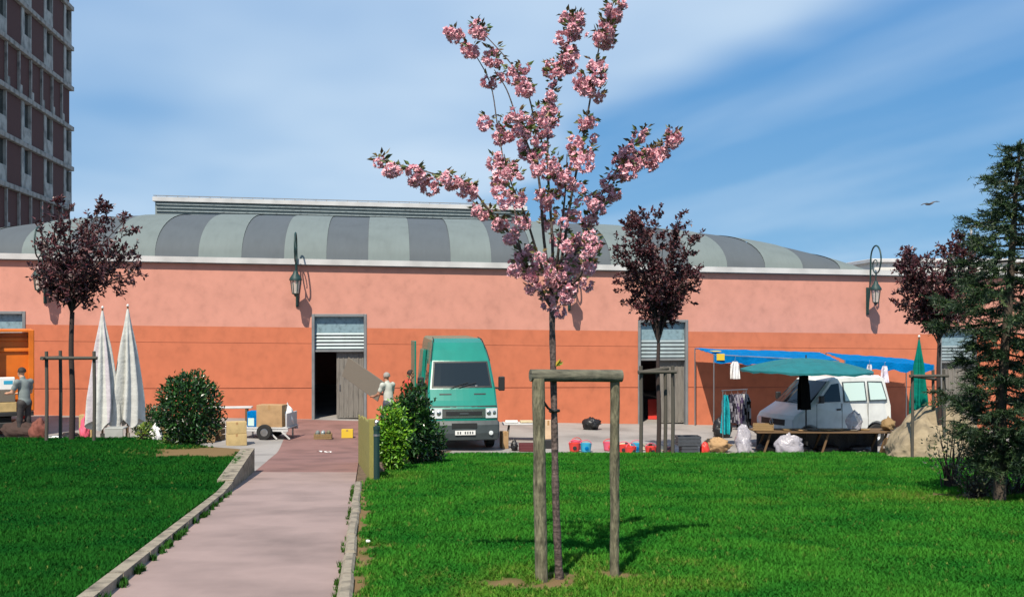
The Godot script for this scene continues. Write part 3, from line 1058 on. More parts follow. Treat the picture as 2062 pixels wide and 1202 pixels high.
func cherry_tree() -> void:
	var d0 := 7.0
	var base := Vector3(px(1127, d0), 0, -d0)
	base.y = lawn_right_y(base.x, d0)
	var t := thing("cherry_tree", "young cherry tree covered in pink double blossom on the lawn", "tree", base)
	var P := func(x: float, y: float, dz: float) -> Vector3: return at(x, y, d0 - dz) - base # dz metres towards the camera
	# trunk
	var trunk := MB.new()
	var tp := smooth_line([Vector3(0.005, -0.08, 0), P.call(1125, 1140, 0.0), P.call(1119, 1000, 0.02), P.call(1117, 880, 0.0), P.call(1114, 740, -0.01), P.call(1112, 650, 0.0), P.call(1114, 590, 0.0)], 6)
	var tr := []
	for i in tp.size():
		var q := float(i) / (tp.size() - 1)
		tr.append(lerpf(0.031, 0.019, pow(q, 0.6)) + 0.022 * exp(-q * 26.0) + 0.0028 * sin(i * 2.3) * sin(i * 0.9))
	trunk.tube(tp, tr, 14)
	part(t, "trunk", trunk, M.bark_cherry)
	# limbs: columns and rows of the photograph with a lean towards (+) or away from (-) the camera
	var limbs := [
		[[1108, 615, 0], [1065, 550, .05], [1040, 490, .10], [990, 430, .16], [942, 375, .2], [880, 352, .26], [820, 336, .3], [762, 320, .34]],
		[[1060, 545, .05], [1043, 480, -.02], [1035, 415, -.08], [1017, 340, -.14], [1002, 255, -.2], [987, 168, -.25], [950, 100, -.3], [910, 52, -.33]],
		[[1111, 600, 0], [1095, 480, .08], [1085, 360, .12], [1062, 290, .16], [1040, 235, .2], [1020, 180, .22], [995, 140, .25]],
		[[1085, 360, .1], [1078, 270, .02], [1068, 205, -.02], [1045, 150, -.08], [1000, 95, -.12], [952, 46, -.16]],
		[[1114, 600, 0], [1112, 480, -.1], [1104, 360, -.16], [1103, 270, -.2], [1109, 195, -.24], [1122, 140, -.26], [1142, 90, -.3], [1156, 22, -.33]],
		[[1118, 600, 0], [1138, 480, .06], [1150, 400, .12], [1172, 290, .18], [1186, 215, .2], [1200, 130, .24], [1213, 70, .26], [1236, 5, .3]],
		[[1120, 605, 0], [1150, 530, -.06], [1182, 462, -.14], [1213, 390, -.2], [1250, 330, -.26], [1300, 265, -.3]],
		[[1236, 350, -.22], [1275, 322, -.26], [1310, 298, -.3], [1345, 282, -.34], [1362, 262, -.36]],
		[[1116, 590, 0], [1125, 500, .2], [1135, 420, .28], [1140, 360, .34], [1142, 310, .4]],
		[[1112, 590, 0], [1085, 520, .2], [1060, 440, .3], [1030, 370, .34], [1015, 310, .36]],
		[[1120, 590, 0], [1165, 560, .2], [1185, 510, .28], [1200, 470, .32]],
	]
	var lm := MB.new()
	var lines := []
	for l in limbs:
		var p := []
		for q in l: p.append(P.call(q[0], q[1], q[2]))
		var s := smooth_line(p, 5)
		lines.append(s)
		var rr := []
		for i in s.size(): rr.append(lerpf(0.0125 if l[0][1] > 560 else 0.008, 0.0028, pow(float(i) / (s.size() - 1), 0.8)))
		lm.tube(s, rr, 7)
	part(t, "limbs", lm, M.bark_cherry)
	# pompoms sit along the limbs in runs with bare wood between: [limb, from, to, count]
	var runs := [[0, 0.03, 0.22, 7], [0, 0.27, 0.5, 8], [0, 0.54, 0.68, 7], [0, 0.72, 1.0, 11], [1, 0.0, 0.12, 3], [1, 0.36, 0.45, 4], [1, 0.53, 0.61, 6], [1, 0.73, 0.76, 2], [1, 0.84, 0.87, 2], [1, 0.985, 1.0, 2],
		[2, 0.05, 0.3, 5], [2, 0.4, 0.72, 9], [3, 0.1, 0.38, 10], [3, 0.5, 0.84, 12], [3, 0.9, 1.0, 5], [4, 0.02, 0.2, 4], [4, 0.4, 0.62, 10], [4, 0.66, 0.7, 3], [4, 0.74, 0.81, 6], [4, 0.87, 1.0, 11],
		[5, 0.02, 0.15, 4], [5, 0.38, 0.55, 9], [5, 0.6, 0.74, 10], [5, 0.84, 0.93, 8], [5, 0.96, 1.0, 4], [6, 0.05, 0.4, 11], [6, 0.45, 0.7, 10], [6, 0.74, 1.0, 11], [7, 0.2, 0.62, 9], [7, 0.72, 1.0, 6],
		[8, 0.45, 1.0, 20], [8, 0.1, 0.3, 4], [9, 0.05, 0.25, 5], [9, 0.5, 1.0, 10], [10, 0.1, 1.0, 12]]
	var kinds := []
	for k in 6: kinds.append(blossom_mesh(100 + k))
	var lf := MB.new()
	for run in runs:
		var line: Array = lines[run[0]]
		for k in run[3]:
			var f := clampf(lerpf(run[1], run[2], (k + rng.randf_range(-0.6, 1.6)) / run[3]), 0.0, 1.0) * (line.size() - 1)
			var i := mini(int(f), line.size() - 2)
			var p: Vector3 = line[i].lerp(line[i + 1], f - i)
			var off := Vector3(rng.randfn() * 0.04, rng.randf_range(-0.05, 0.02), rng.randfn() * 0.045) * (1.7 if run[0] in [8, 9, 3] and run[2] < 0.95 or run[0] == 8 else 1.0)
			var b := part(t, "blossom_cluster", kinds[rng.randi() % 6], M.petal)
			var s := lerpf(0.6, 1.45, pow(rng.randf(), 1.3))
			b.transform = Transform3D(Basis(Vector3.UP, rng.randf() * TAU).rotated(Vector3.RIGHT, rng.randf_range(-0.4, 0.4)).scaled(Vector3(s, s * rng.randf_range(0.9, 1.15), s)), p + off)
			# young bronze-green leaves stand up round each pompom
			for q in rng.randi_range(6, 10):
				var a := rng.randf() * TAU
				var dir := Vector3(cos(a), rng.randf_range(-0.25, 1.0), sin(a)).normalized()
				lf.col = Color(0.05, 0.10, 0.02).lerp(Color(0.14, 0.085, 0.035), rng.randf()) * rng.randf_range(0.6, 1.4)
				var ls := rng.randf_range(0.035, 0.062)
				lf.leaf(p + dir * 0.03 + off * 0.8, dir, rdir(), ls, ls * 0.45)
	for k in 7: # the sprig low on the trunk
		lf.col = Color(0.16, 0.24, 0.03) if k < 5 else Color(0.45, 0.30, 0.03)
		lf.leaf(P.call(1119, 738, 0.02), Vector3(rng.randf_range(0.1, 0.8), rng.randf_range(0.2, 1.0), rng.randf_range(-0.2, 0.5)).normalized(), rdir(), 0.06, 0.024)
	var lo := part(t, "leaves", lf, M.leaf)
	lo.set_meta("kind", "stuff")

func cherry_guard() -> void:
	var base := Vector3(px(1091, 6.9), 0, -6.9)
	base.y = lawn_right_y(base.x, 6.9)
	var t := thing("tree_guard", "thick round timber tree guard round the cherry trunk", "tree guard", base)
	var a := at(1091, 1182, 6.9); var b := at(1084, 762, 6.9)
	var c := at(1238, 1160, 7.15); var e := at(1238, 762, 7.08)
	var posts := [[a, b, 0.0415], [c, e, 0.032]]
	for q in posts:
		var mb := MB.new()
		var f: Vector3 = q[0]
		f.y = lawn_right_y(f.x, -f.z) - 0.1
		var pts := []
		var rs := []
		for k in 9:
			pts.append(f.lerp(q[1], k / 8.0) - base + Vector3(rng.randfn(), 0, rng.randfn()) * 0.0015)
			rs.append(q[2] * (1.0 + 0.03 * rng.randfn()))
		mb.tube(pts, rs, 14)
		part(t, "post", mb, M.stake)
	var mb := MB.new()
	var l := at(1068, 756, 6.9); var r := at(1252, 757, 7.07)
	var pts := []
	var rs := []
	for k in 9:
		pts.append(l.lerp(r, k / 8.0) - base); rs.append(0.041 * (1.0 + 0.02 * rng.randfn()))
	mb.tube(pts, rs, 16)
	part(t, "crossbar", mb, M.stake_bar)
	# rubber tie round the trunk
	mb = MB.new()
	mb.tube([at(1094, 808, 6.88) - base, at(1104, 822, 6.93) - base, at(1114, 828, 6.955) - base], [0.009, 0.008, 0.008], 6)
	var ring := []
	var rr := []
	for k in 13:
		var q := TAU * k / 12.0
		ring.append(at(1116.5, 827, 7.0) - base + Vector3(cos(q) * 0.030, 0.004 * sin(q * 2.0), sin(q) * 0.030)); rr.append(0.010)
	mb.tube(ring, rr, 6)
	part(t, "tie", mb, M.rubber)

func plum(base: Vector3, label: String, crown_c: Vector3, crown_r: Vector3, fork: float, seed_: int, leaves: int) -> void:
	rng.seed = seed_
	var t := thing("plum_tree", label, "tree", base, 0.0, "purple-leaved plum trees")
	var wood := MB.new()
	var cc := crown_c - base
	var tp := smooth_line([Vector3(0, -0.1, 0), Vector3(0.02, fork * 0.35, 0.01), Vector3(-0.01, fork * 0.7, 0), Vector3(0.01, fork, 0)], 4)
	var tr := []
	for i in tp.size(): tr.append(lerpf(0.056, 0.04, float(i) / tp.size()))
	wood.tube(tp, tr, 10)
	part(t, "trunk", wood, M.bark_dark)
	var br := MB.new()
	var tips := []
	for k in 30:
		var a := TAU * (k * 0.382 + rng.randf() * 0.1)
		var el := rng.randf_range(-0.45, 1.0)
		var tgt := cc + Vector3(cos(a) * crown_r.x * sqrt(1 - 0.75 * el * el), el * crown_r.y, sin(a) * crown_r.z * sqrt(1 - 0.75 * el * el)) * rng.randf_range(0.8, 1.0)
		var s := Vector3(0, fork + rng.randf_range(-0.06, 0.12), 0)
		var mid := s.lerp(tgt, 0.5) + Vector3(-(tgt.x - s.x) * 0.14, rng.randf_range(-0.02, 0.12), -(tgt.z - s.z) * 0.14)
		var ln := smooth_line([s, mid, tgt], 5)
		var rr := []
		for i in ln.size(): rr.append(lerpf(0.02, 0.005, float(i) / (ln.size() - 1)))
		br.tube(ln, rr, 6)
		for q in 16:
			var f := rng.randf_range(0.3, 1.0) * (ln.size() - 1)
			var i := mini(int(f), ln.size() - 2)
			var p: Vector3 = ln[i].lerp(ln[i + 1], f - i)
			var out: Vector3 = ((p - cc) / crown_r).normalized()
			var dir := (rdir() * 0.8 + out * 0.5 + Vector3(0, 0.55, 0)).normalized()
			var e := p + dir * rng.randf_range(0.16, 0.42) * crown_r.x * 1.1
			var over: float = ((e - cc) / crown_r).length()
			if over > 1.12: e = p.lerp(e, 0.45)
			br.tube([p, p.lerp(e, 0.5) + Vector3(0, 0.012, 0), e], [0.006, 0.004, 0.002], 5, false)
			tips.append([p, e])
	part(t, "limbs", br, M.bark_dark)
	var lf := MB.new()
	for k in leaves:
		var tw: Array = tips[rng.randi() % tips.size()]
		var p: Vector3 = tw[0].lerp(tw[1], rng.randf_range(0.1, 1.05)) + rdir() * rng.randf_range(0.0, 0.035)
		var dir: Vector3 = ((tw[1] - tw[0]).normalized() * 0.5 + rdir() + Vector3(0, 0.25, 0)).normalized()
		lf.col = Color(0.034, 0.010, 0.016).lerp(Color(0.105, 0.022, 0.026), pow(rng.randf(), 1.6)) * rng.randf_range(0.6, 1.25)
		if rng.randf() < 0.06: lf.col = Color(0.19, 0.10, 0.10)
		var ls := rng.randf_range(0.06, 0.11)
		lf.leaf(p, dir, rdir(), ls, ls * 0.52)
	var o := part(t, "crown", lf, M.leaf_plum)
	o.set_meta("kind", "stuff")

func guard(label: String, feet: Array, tops: float, bar_y: float, r: float, bars: Array) -> void: # thin stakes joined by rails
	var base: Vector3 = feet[0]
	var t := thing("tree_guard", label, "tree guard", base)
	for f in feet:
		var mb := MB.new()
		mb.tube([f - base + Vector3(0, -0.1, 0), f - base + Vector3(0.01, (tops - f.y) * 0.5, 0), Vector3(f.x, tops + rng.randf_range(-0.03, 0.05), f.z) - base], [r, r * 0.97, r * 0.95], 8)
		part(t, "post", mb, M.stake_old)
	for b in bars:
		var p: Vector3 = feet[b[0]]
		var q: Vector3 = feet[b[1]]
		p.y = bar_y; q.y = bar_y + b[2]
		var e := (q - p).normalized() * 0.08
		var mb := MB.new()
		mb.tube([p - e - base + Vector3(0, 0, r * 1.6), q + e - base + Vector3(0, 0, r * 1.6)], [r * 0.95, r * 0.9], 8)
		part(t, "rail", mb, M.stake_old)
	var mb2 := MB.new()
	var tip: Vector3 = feet[1] - base
	mb2.tube([Vector3(tip.x, bar_y - base.y - 0.08, tip.z + r), Vector3(tip.x + 0.02, bar_y - base.y - 0.3, tip.z + r + 0.01)], [0.018, 0.012], 6)
	part(t, "tie", mb2, M.rubber)

func on_left(p: float, d: float) -> Vector3:
	return Vector3(px(p, d), lawn_left_y(d) + 0.0, -d)

func on_plaza(p: float, d: float) -> Vector3:
	return Vector3(px(p, d), plaza_y(px(p, d)), -d)

func on_right(p: float, d: float) -> Vector3:
	var x := px(p, d)
	return Vector3(x, lawn_right_y(x, d), -d)

func plums() -> void:
	var d := 19.2
	plum(on_left(143, d), "purple-leaved plum tree with loose round crown beside closed parasols", at(170, 512, d), Vector3(1.0, 1.0, 0.95), py(628, d) - lawn_left_y(d), 51, 5600)
	guard("three thin stakes and a rail round the plum by the parasols", [on_left(92, 19.0), on_left(120, 19.35), on_left(188, 19.05)], py(708, 19.0), py(721, 19.0), 0.034, [[0, 2, 0.0], [0, 1, 0.0]])
	d = 24.3
	plum(on_right(1326, d), "purple-leaved plum tree with dense upright crown before the second doorway", at(1325, 532, d), Vector3(1.06, 1.42, 1.0), py(690, d) - on_right(1326, d).y, 52, 13000)
	guard("weathered stakes and crossed rails round the plum before the second doorway", [on_right(1291, 24.0), on_right(1355, 24.1), on_right(1340, 24.4)], py(740, 24.0), py(749, 24.0), 0.045, [[0, 1, 0.0], [0, 2, 0.06]])
	d = 22.6
	plum(on_right(1892, d), "purple-leaved plum tree half hidden behind the dark conifer", at(1886, 570, d), Vector3(0.95, 1.12, 0.9), py(690, d) - on_right(1892, d).y, 53, 11000)
	guard("grey stakes and rail round the plum beside the boulder", [on_right(1838, 22.3), on_right(1902, 22.4), on_right(1880, 22.9)], py(745, 22.3), py(757, 22.3), 0.035, [[0, 1, 0.0], [0, 2, -0.1]])
	rng.seed = 77

func conifer() -> void:
	var d := 12.4
	var base := on_right(2014, d)
	var t := thing("conifer", "dark spreading conifer with drooping branches at the lawn edge", "tree", base)
	var hgt := 4.32
	var mb := MB.new()
	mb.tube([Vector3(0, -0.1, 0), Vector3(0.02, 1.2, 0), Vector3(0.12, 2.6, 0.02), Vector3(0.2, 3.8, 0), Vector3(0.26, hgt, 0)], [0.075, 0.062, 0.045, 0.025, 0.006], 9)
	part(t, "trunk", mb, M.bark_fir)
	var br := MB.new()
	var nd := MB.new()
	rng.seed = 91
	var n := 118
	for k in n:
		var f := pow((k + 0.5) / n, 1.15)
		var y := lerpf(0.42, hgt - 0.1, f)
		var a := k * 2.399 + rng.randf() * 0.5
		var reach := (lerpf(0.52, 0.78, f / 0.55) if f < 0.55 else lerpf(0.78, 0.14, (f - 0.55) / 0.45)) * rng.randf_range(0.2, 1.15)
		if f < 0.1: reach *= 0.75
		var s := Vector3(lerpf(0.0, 0.26, f), y, 0)
		var out := Vector3(cos(a), 0, sin(a))
		var droop := lerpf(-0.28, 0.10, f)
		var ln := smooth_line([s, s + out * reach * 0.5 + Vector3(0, droop * reach * 0.7, 0), s + out * reach * 0.85 + Vector3(0, droop * reach * 0.8, 0), s + out * reach + Vector3(0, droop * reach * 0.6 + 0.05, 0)], 4)
		var rr := []
		for i in ln.size(): rr.append(lerpf(0.016, 0.003, float(i) / (ln.size() - 1)))
		br.tube(ln, rr, 5, false)
		var sprays := int(14 + reach * 60)
		for q in sprays:
			var g_ := rng.randf_range(0.15, 1.0) * (ln.size() - 1)
			var i := mini(int(g_), ln.size() - 2)
			var p: Vector3 = ln[i].lerp(ln[i + 1], g_ - i)
			var side := out.cross(Vector3.UP) * (1.0 if rng.randf() < 0.5 else -1.0)
			var dir := (side * rng.randf_range(0.3, 1.0) + out * rng.randf_range(0.35, 0.9) + Vector3(0, rng.randf_range(-0.45, 0.4), 0)).normalized()
			var sl := rng.randf_range(0.12, 0.30)
			var c := Color(0.009, 0.026, 0.011).lerp(Color(0.026, 0.058, 0.016), rng.randf())
			if rng.randf() < 0.08: c = Color(0.055, 0.095, 0.025)
			for w in 26:
				var h := w / 26.0
				var np := p + dir * sl * h + Vector3(0, -0.03 * h * h, 0)
				var ndr := (dir * 0.75 + rdir() * 0.8).normalized()
				nd.col = c * rng.randf_range(0.7, 1.3)
				var wd := ndr.cross(rdir()).normalized() * 0.006
				nd.tri(np - wd, np + wd, np + ndr * rng.randf_range(0.035, 0.07))
	part(t, "limbs", br, M.bark_fir)
	var o := part(t, "crown", nd, M.needle)
	o.set_meta("kind", "stuff")
	rng.seed = 78

func bush(called: String, label: String, base: Vector3, r: Vector3, lift: float, n: int, ls: float, c0: Color, c1: Color, m: Material, seed_: int, ragged := 0.30) -> void:
	rng.seed = seed_
	var t := thing(called, label, "shrub", base)
	var st := MB.new()
	var lf := MB.new()
	var shape := noise(seed_, 1.6, 3)
	var c := Vector3(0, lift, 0)
	for k in 26:
		var dir := rdir()
		var e := c + dir * r * 0.85
		var s := Vector3(rng.randfn() * 0.05, -0.05, rng.randfn() * 0.05)
		st.tube([s, s.lerp(e, 0.5) + Vector3(0, 0.1 * r.y, 0), e], [0.014, 0.009, 0.003], 5, false)
	part(t, "stem", st, M.bark_dark)
	for k in n:
		var dir := rdir()
		var q := 1.0 + ragged * shape.get_noise_3dv(dir * 1.4)
		var rad := q * pow(rng.randf(), 0.28)
		if rng.randf() < 0.05: rad *= rng.randf_range(1.0, 1.0 + ragged * 0.6)
		var p := c + dir * r * rad
		if p.y < 0.02: continue
		var ld := (dir * 0.9 + rdir() * 0.9 + Vector3(0, 0.25, 0)).normalized()
		lf.col = c0.lerp(c1, pow(rng.randf(), 1.5)) * rng.randf_range(0.65, 1.3)
		var s := ls * rng.randf_range(0.7, 1.25)
		lf.leaf(p, ld, (dir + rdir() * 0.7).normalized(), s, s * 0.45)
	var o := part(t, "foliage", lf, m)
	o.set_meta("kind", "stuff")

func shrubs() -> void:
	var d := 18.7
	bush("round_bush", "round glossy dark green bush at the edge of the dark lawn", on_left(381, d), Vector3(0.54, 0.70, 0.54), py(829, d) - lawn_left_y(d), 6500, 0.08, Color(0.008, 0.034, 0.009), Color(0.034, 0.10, 0.02), M.leaf_glossy, 61)
	bush("low_plant", "small yellow-green plant at the foot of the round bush", on_left(291, 19.2), Vector3(0.15, 0.17, 0.15), 0.14, 260, 0.07, Color(0.06, 0.14, 0.02), Color(0.22, 0.26, 0.03), M.leaf, 62)
	bush("low_plant", "low sprawling green plant between the parasols and round bush", on_left(352, 18.5), Vector3(0.28, 0.12, 0.2), 0.08, 320, 0.06, Color(0.03, 0.10, 0.02), Color(0.14, 0.22, 0.04), M.leaf, 63)
	d = 27.5
	bush("hedge_bush", "low dark hedge bush on the plaza behind the round bush", on_plaza(300, d), Vector3(0.5, 0.36, 0.4), 0.33, 1800, 0.08, Color(0.008, 0.03, 0.010), Color(0.03, 0.075, 0.02), M.leaf, 64)
	d = 19.3
	bush("laurel_bush", "tall dark laurel bush in the bed beside the green van", Vector3(px(831, d), slope_y(d), -d), Vector3(0.33, 0.72, 0.36), 0.72, 3600, 0.10, Color(0.009, 0.036, 0.009), Color(0.035, 0.10, 0.02), M.leaf_glossy, 65, 0.55)
	bush("laurel_bush", "shorter dark laurel spilling onto the lawn before the green van", Vector3(px(868, 20.4), slope_y(20.4), -20.4), Vector3(0.28, 0.42, 0.35), 0.36, 1500, 0.08, Color(0.009, 0.036, 0.009), Color(0.035, 0.10, 0.02), M.leaf_glossy, 66, 0.55)
	d = 17.6
	bush("feathery_bush", "bright yellow-green feathery bush behind the dark bollard", Vector3(px(791, d), slope_y(d), -d), Vector3(0.25, 0.58, 0.28), 0.52, 4600, 0.07, Color(0.04, 0.16, 0.008), Color(0.20, 0.40, 0.02), M.leaf, 67, 0.6)
	# sparse sapling and dry shrub by the conifer
	d = 14.2
	bush("sapling_shrub", "sparse leafy shrub on a thin stem in front of the boulder", on_right(1915, d), Vector3(0.34, 0.36, 0.3), 0.52, 300, 0.06, Color(0.03, 0.05, 0.02), Color(0.20, 0.22, 0.09), M.leaf, 68)
	bush("dry_shrub", "tangled brownish shrub at the foot of the conifer", on_right(1968, 12.9), Vector3(0.30, 0.28, 0.3), 0.26, 600, 0.06, Color(0.02, 0.03, 0.012), Color(0.10, 0.10, 0.045), M.leaf, 69)
	bush("dry_shrub", "low dark shrub under the conifer beside its trunk", on_right(2045, 13.2), Vector3(0.5, 0.5, 0.4), 0.4, 1300, 0.06, Color(0.012, 0.03, 0.012), Color(0.04, 0.07, 0.025), M.leaf, 70)
	rng.seed = 79

func boulder() -> void:
	var d := 23.0
	var base := on_right(1876, d)
	base.y = minf(base.y, 0.25)
	var n := noise(81, 0.9, 4)
	var n2 := noise(82, 3.5, 3)
	var mb := MB.new()
	mb.grid(48, 28, func(u, v):
		var a: float = u * TAU
		var e: float = v * PI * 0.5
		var dir := Vector3(cos(a) * cos(e), sin(e), sin(a) * cos(e))
		var r := 1.0 + 0.30 * n.get_noise_3dv(dir) + 0.06 * n2.get_noise_3dv(dir)
		var p := dir * r * Vector3(1.08, 1.2, 0.85)
		p.y += 0.20 * p.x * clampf(dir.y, 0.0, 1.0)
		if p.x < -0.2: p.y *= 1.0 - 0.35 * smoothstep(0.2, 1.0, -p.x)
		return p + Vector3(0, -0.12, 0), null, true)
	single("boulder", mb, M.boulder, "big pale sandstone boulder between the white van and conifer", "boulder", base, 0.2)

# ---------------------------------------------------------------- vehicles: nose along local +z
func loft(mb: MB, prof: PackedVector2Array, wf: Callable, bev: float, bulge: float) -> void: # prof holds (z, y)
	var n := prof.size()
	var area := 0.0
	for i in n: area += prof[i].cross(prof[(i + 1) % n])
	var sg := 1.0 if area > 0.0 else -1.0
	var ins := PackedVector2Array()
	for i in n:
		var a := (prof[i] - prof[(i + n - 1) % n]).normalized()
		var b := (prof[(i + 1) % n] - prof[i]).normalized()
		var m := (a + b).normalized()
		ins.append(prof[i] + Vector2(-m.y, m.x) * sg * bev)
	var zmax := -99.0
	for q in prof: zmax = maxf(zmax, q.x)
	var pt := func(q: Vector2, f: float, w: float) -> Vector3:
		return Vector3(f * w, q.y, q.x + bulge * (1.0 - f * f) * smoothstep(0.0, zmax, q.x))
	var strips := 10
	for i in n:
		var j := (i + 1) % n
		var wi: float = wf.call(prof[i].y) - bev
		var wj: float = wf.call(prof[j].y) - bev
		for s in strips:
			var f0 := lerpf(-1, 1, float(s) / strips)
			var f1 := lerpf(-1, 1, float(s + 1) / strips)
			mb.quad(pt.call(prof[i], f0, wi), pt.call(prof[j], f0, wj), pt.call(prof[j], f1, wj), pt.call(prof[i], f1, wi))
		for sx in [-1.0, 1.0]:
			mb.quad(Vector3(sx * wi, prof[i].y, prof[i].x), Vector3(sx * wj, prof[j].y, prof[j].x), Vector3(sx * wf.call(ins[j].y), ins[j].y, ins[j].x), Vector3(sx * wf.call(ins[i].y), ins[i].y, ins[i].x))
	var idx := Geometry2D.triangulate_polygon(ins)
	for i in range(0, idx.size(), 3):
		for sx in [-1.0, 1.0]:
			var q := []
			for k in 3: q.append(Vector3(sx * wf.call(ins[idx[i + k]].y), ins[idx[i + k]].y, ins[idx[i + k]].x))
			mb.tri(q[0], q[1], q[2])

func side_patch(mb: MB, poly: Array, wf: Callable, off: float, sx: float) -> void: # a thin plate on the flank, poly in (z, y)
	var c := Vector2.ZERO
	for q in poly: c += q
	c /= poly.size()
	var P := func(q: Vector2, o: float) -> Vector3: return Vector3(sx * (wf.call(q.y) + o), q.y, q.x)
	for i in poly.size():
		var a: Vector2 = poly[i]
		var b: Vector2 = poly[(i + 1) % poly.size()]
		mb.tri(P.call(c, off), P.call(a, off), P.call(b, off))
		mb.quad(P.call(a, off), P.call(b, off), P.call(b, -0.01), P.call(a, -0.01))

func front_patch(mb: MB, a: Vector2, b: Vector2, wf: Callable, f0: float, f1: float, off: float, bulge: float, zmax: float) -> void: # a plate on the nose or windscreen between two (z, y) points
	var nrm := Vector2(b.y - a.y, a.x - b.x).normalized()
	if nrm.x < 0.0: nrm = -nrm
	var P := func(t: float, f: float, o: float) -> Vector3:
		var q := a.lerp(b, t)
		return Vector3(f * wf.call(q.y), q.y, q.x + bulge * (1.0 - f * f) * smoothstep(0.0, zmax, q.x)) + Vector3(0, nrm.y, nrm.x) * o
	var n := 8
	for s in n:
		var g0 := lerpf(f0, f1, float(s) / n)
		var g1 := lerpf(f0, f1, float(s + 1) / n)
		mb.quad(P.call(0, g0, off), P.call(1, g0, off), P.call(1, g1, off), P.call(0, g1, off))
		for t in [0.0, 1.0]:
			mb.quad(P.call(t, g0, off), P.call(t, g1, off), P.call(t, g1, -0.01), P.call(t, g0, -0.01))
	for f in [f0, f1]:
		mb.quad(P.call(0, f, off), P.call(1, f, off), P.call(1, f, -0.01), P.call(0, f, -0.01))

func wheel(parent: Node, p: Vector3, r: float, w: float, sx: float) -> void:
	var o := Node3D.new()
	var xf := Transform3D(Basis(Vector3(0, 0, 1), -PI / 2.0 * sx), Vector3.ZERO)
	var mb := MB.new()
	mb.lathe([Vector2(r * 0.6, -w / 2), Vector2(r * 0.93, -w / 2), Vector2(r, -w * 0.35), Vector2(r, w * 0.35), Vector2(r * 0.93, w / 2), Vector2(r * 0.62, w / 2), Vector2(r * 0.6, w * 0.3)], 24, xf)
	var ty := part(parent, "wheel", mb, M.tyre)
	ty.position = p
	mb = MB.new()
	mb.lathe([Vector2(r * 0.61, w * 0.33), Vector2(r * 0.56, w * 0.42), Vector2(r * 0.42, w * 0.24), Vector2(r * 0.2, w * 0.30), Vector2(r * 0.17, w * 0.38), Vector2(0.0, w * 0.40)], 20, xf)
	part(ty, "rim", mb, M.steel)
	o.free()

func arch(z: float, r: float, y: float) -> Array: # from the rear of the arch to its front
	var a := []
	for k in 9:
		var t := PI - PI * k / 8.0
		a.append(Vector2(z + r * cos(t), y + r * 0.92 * sin(t)))
	return a

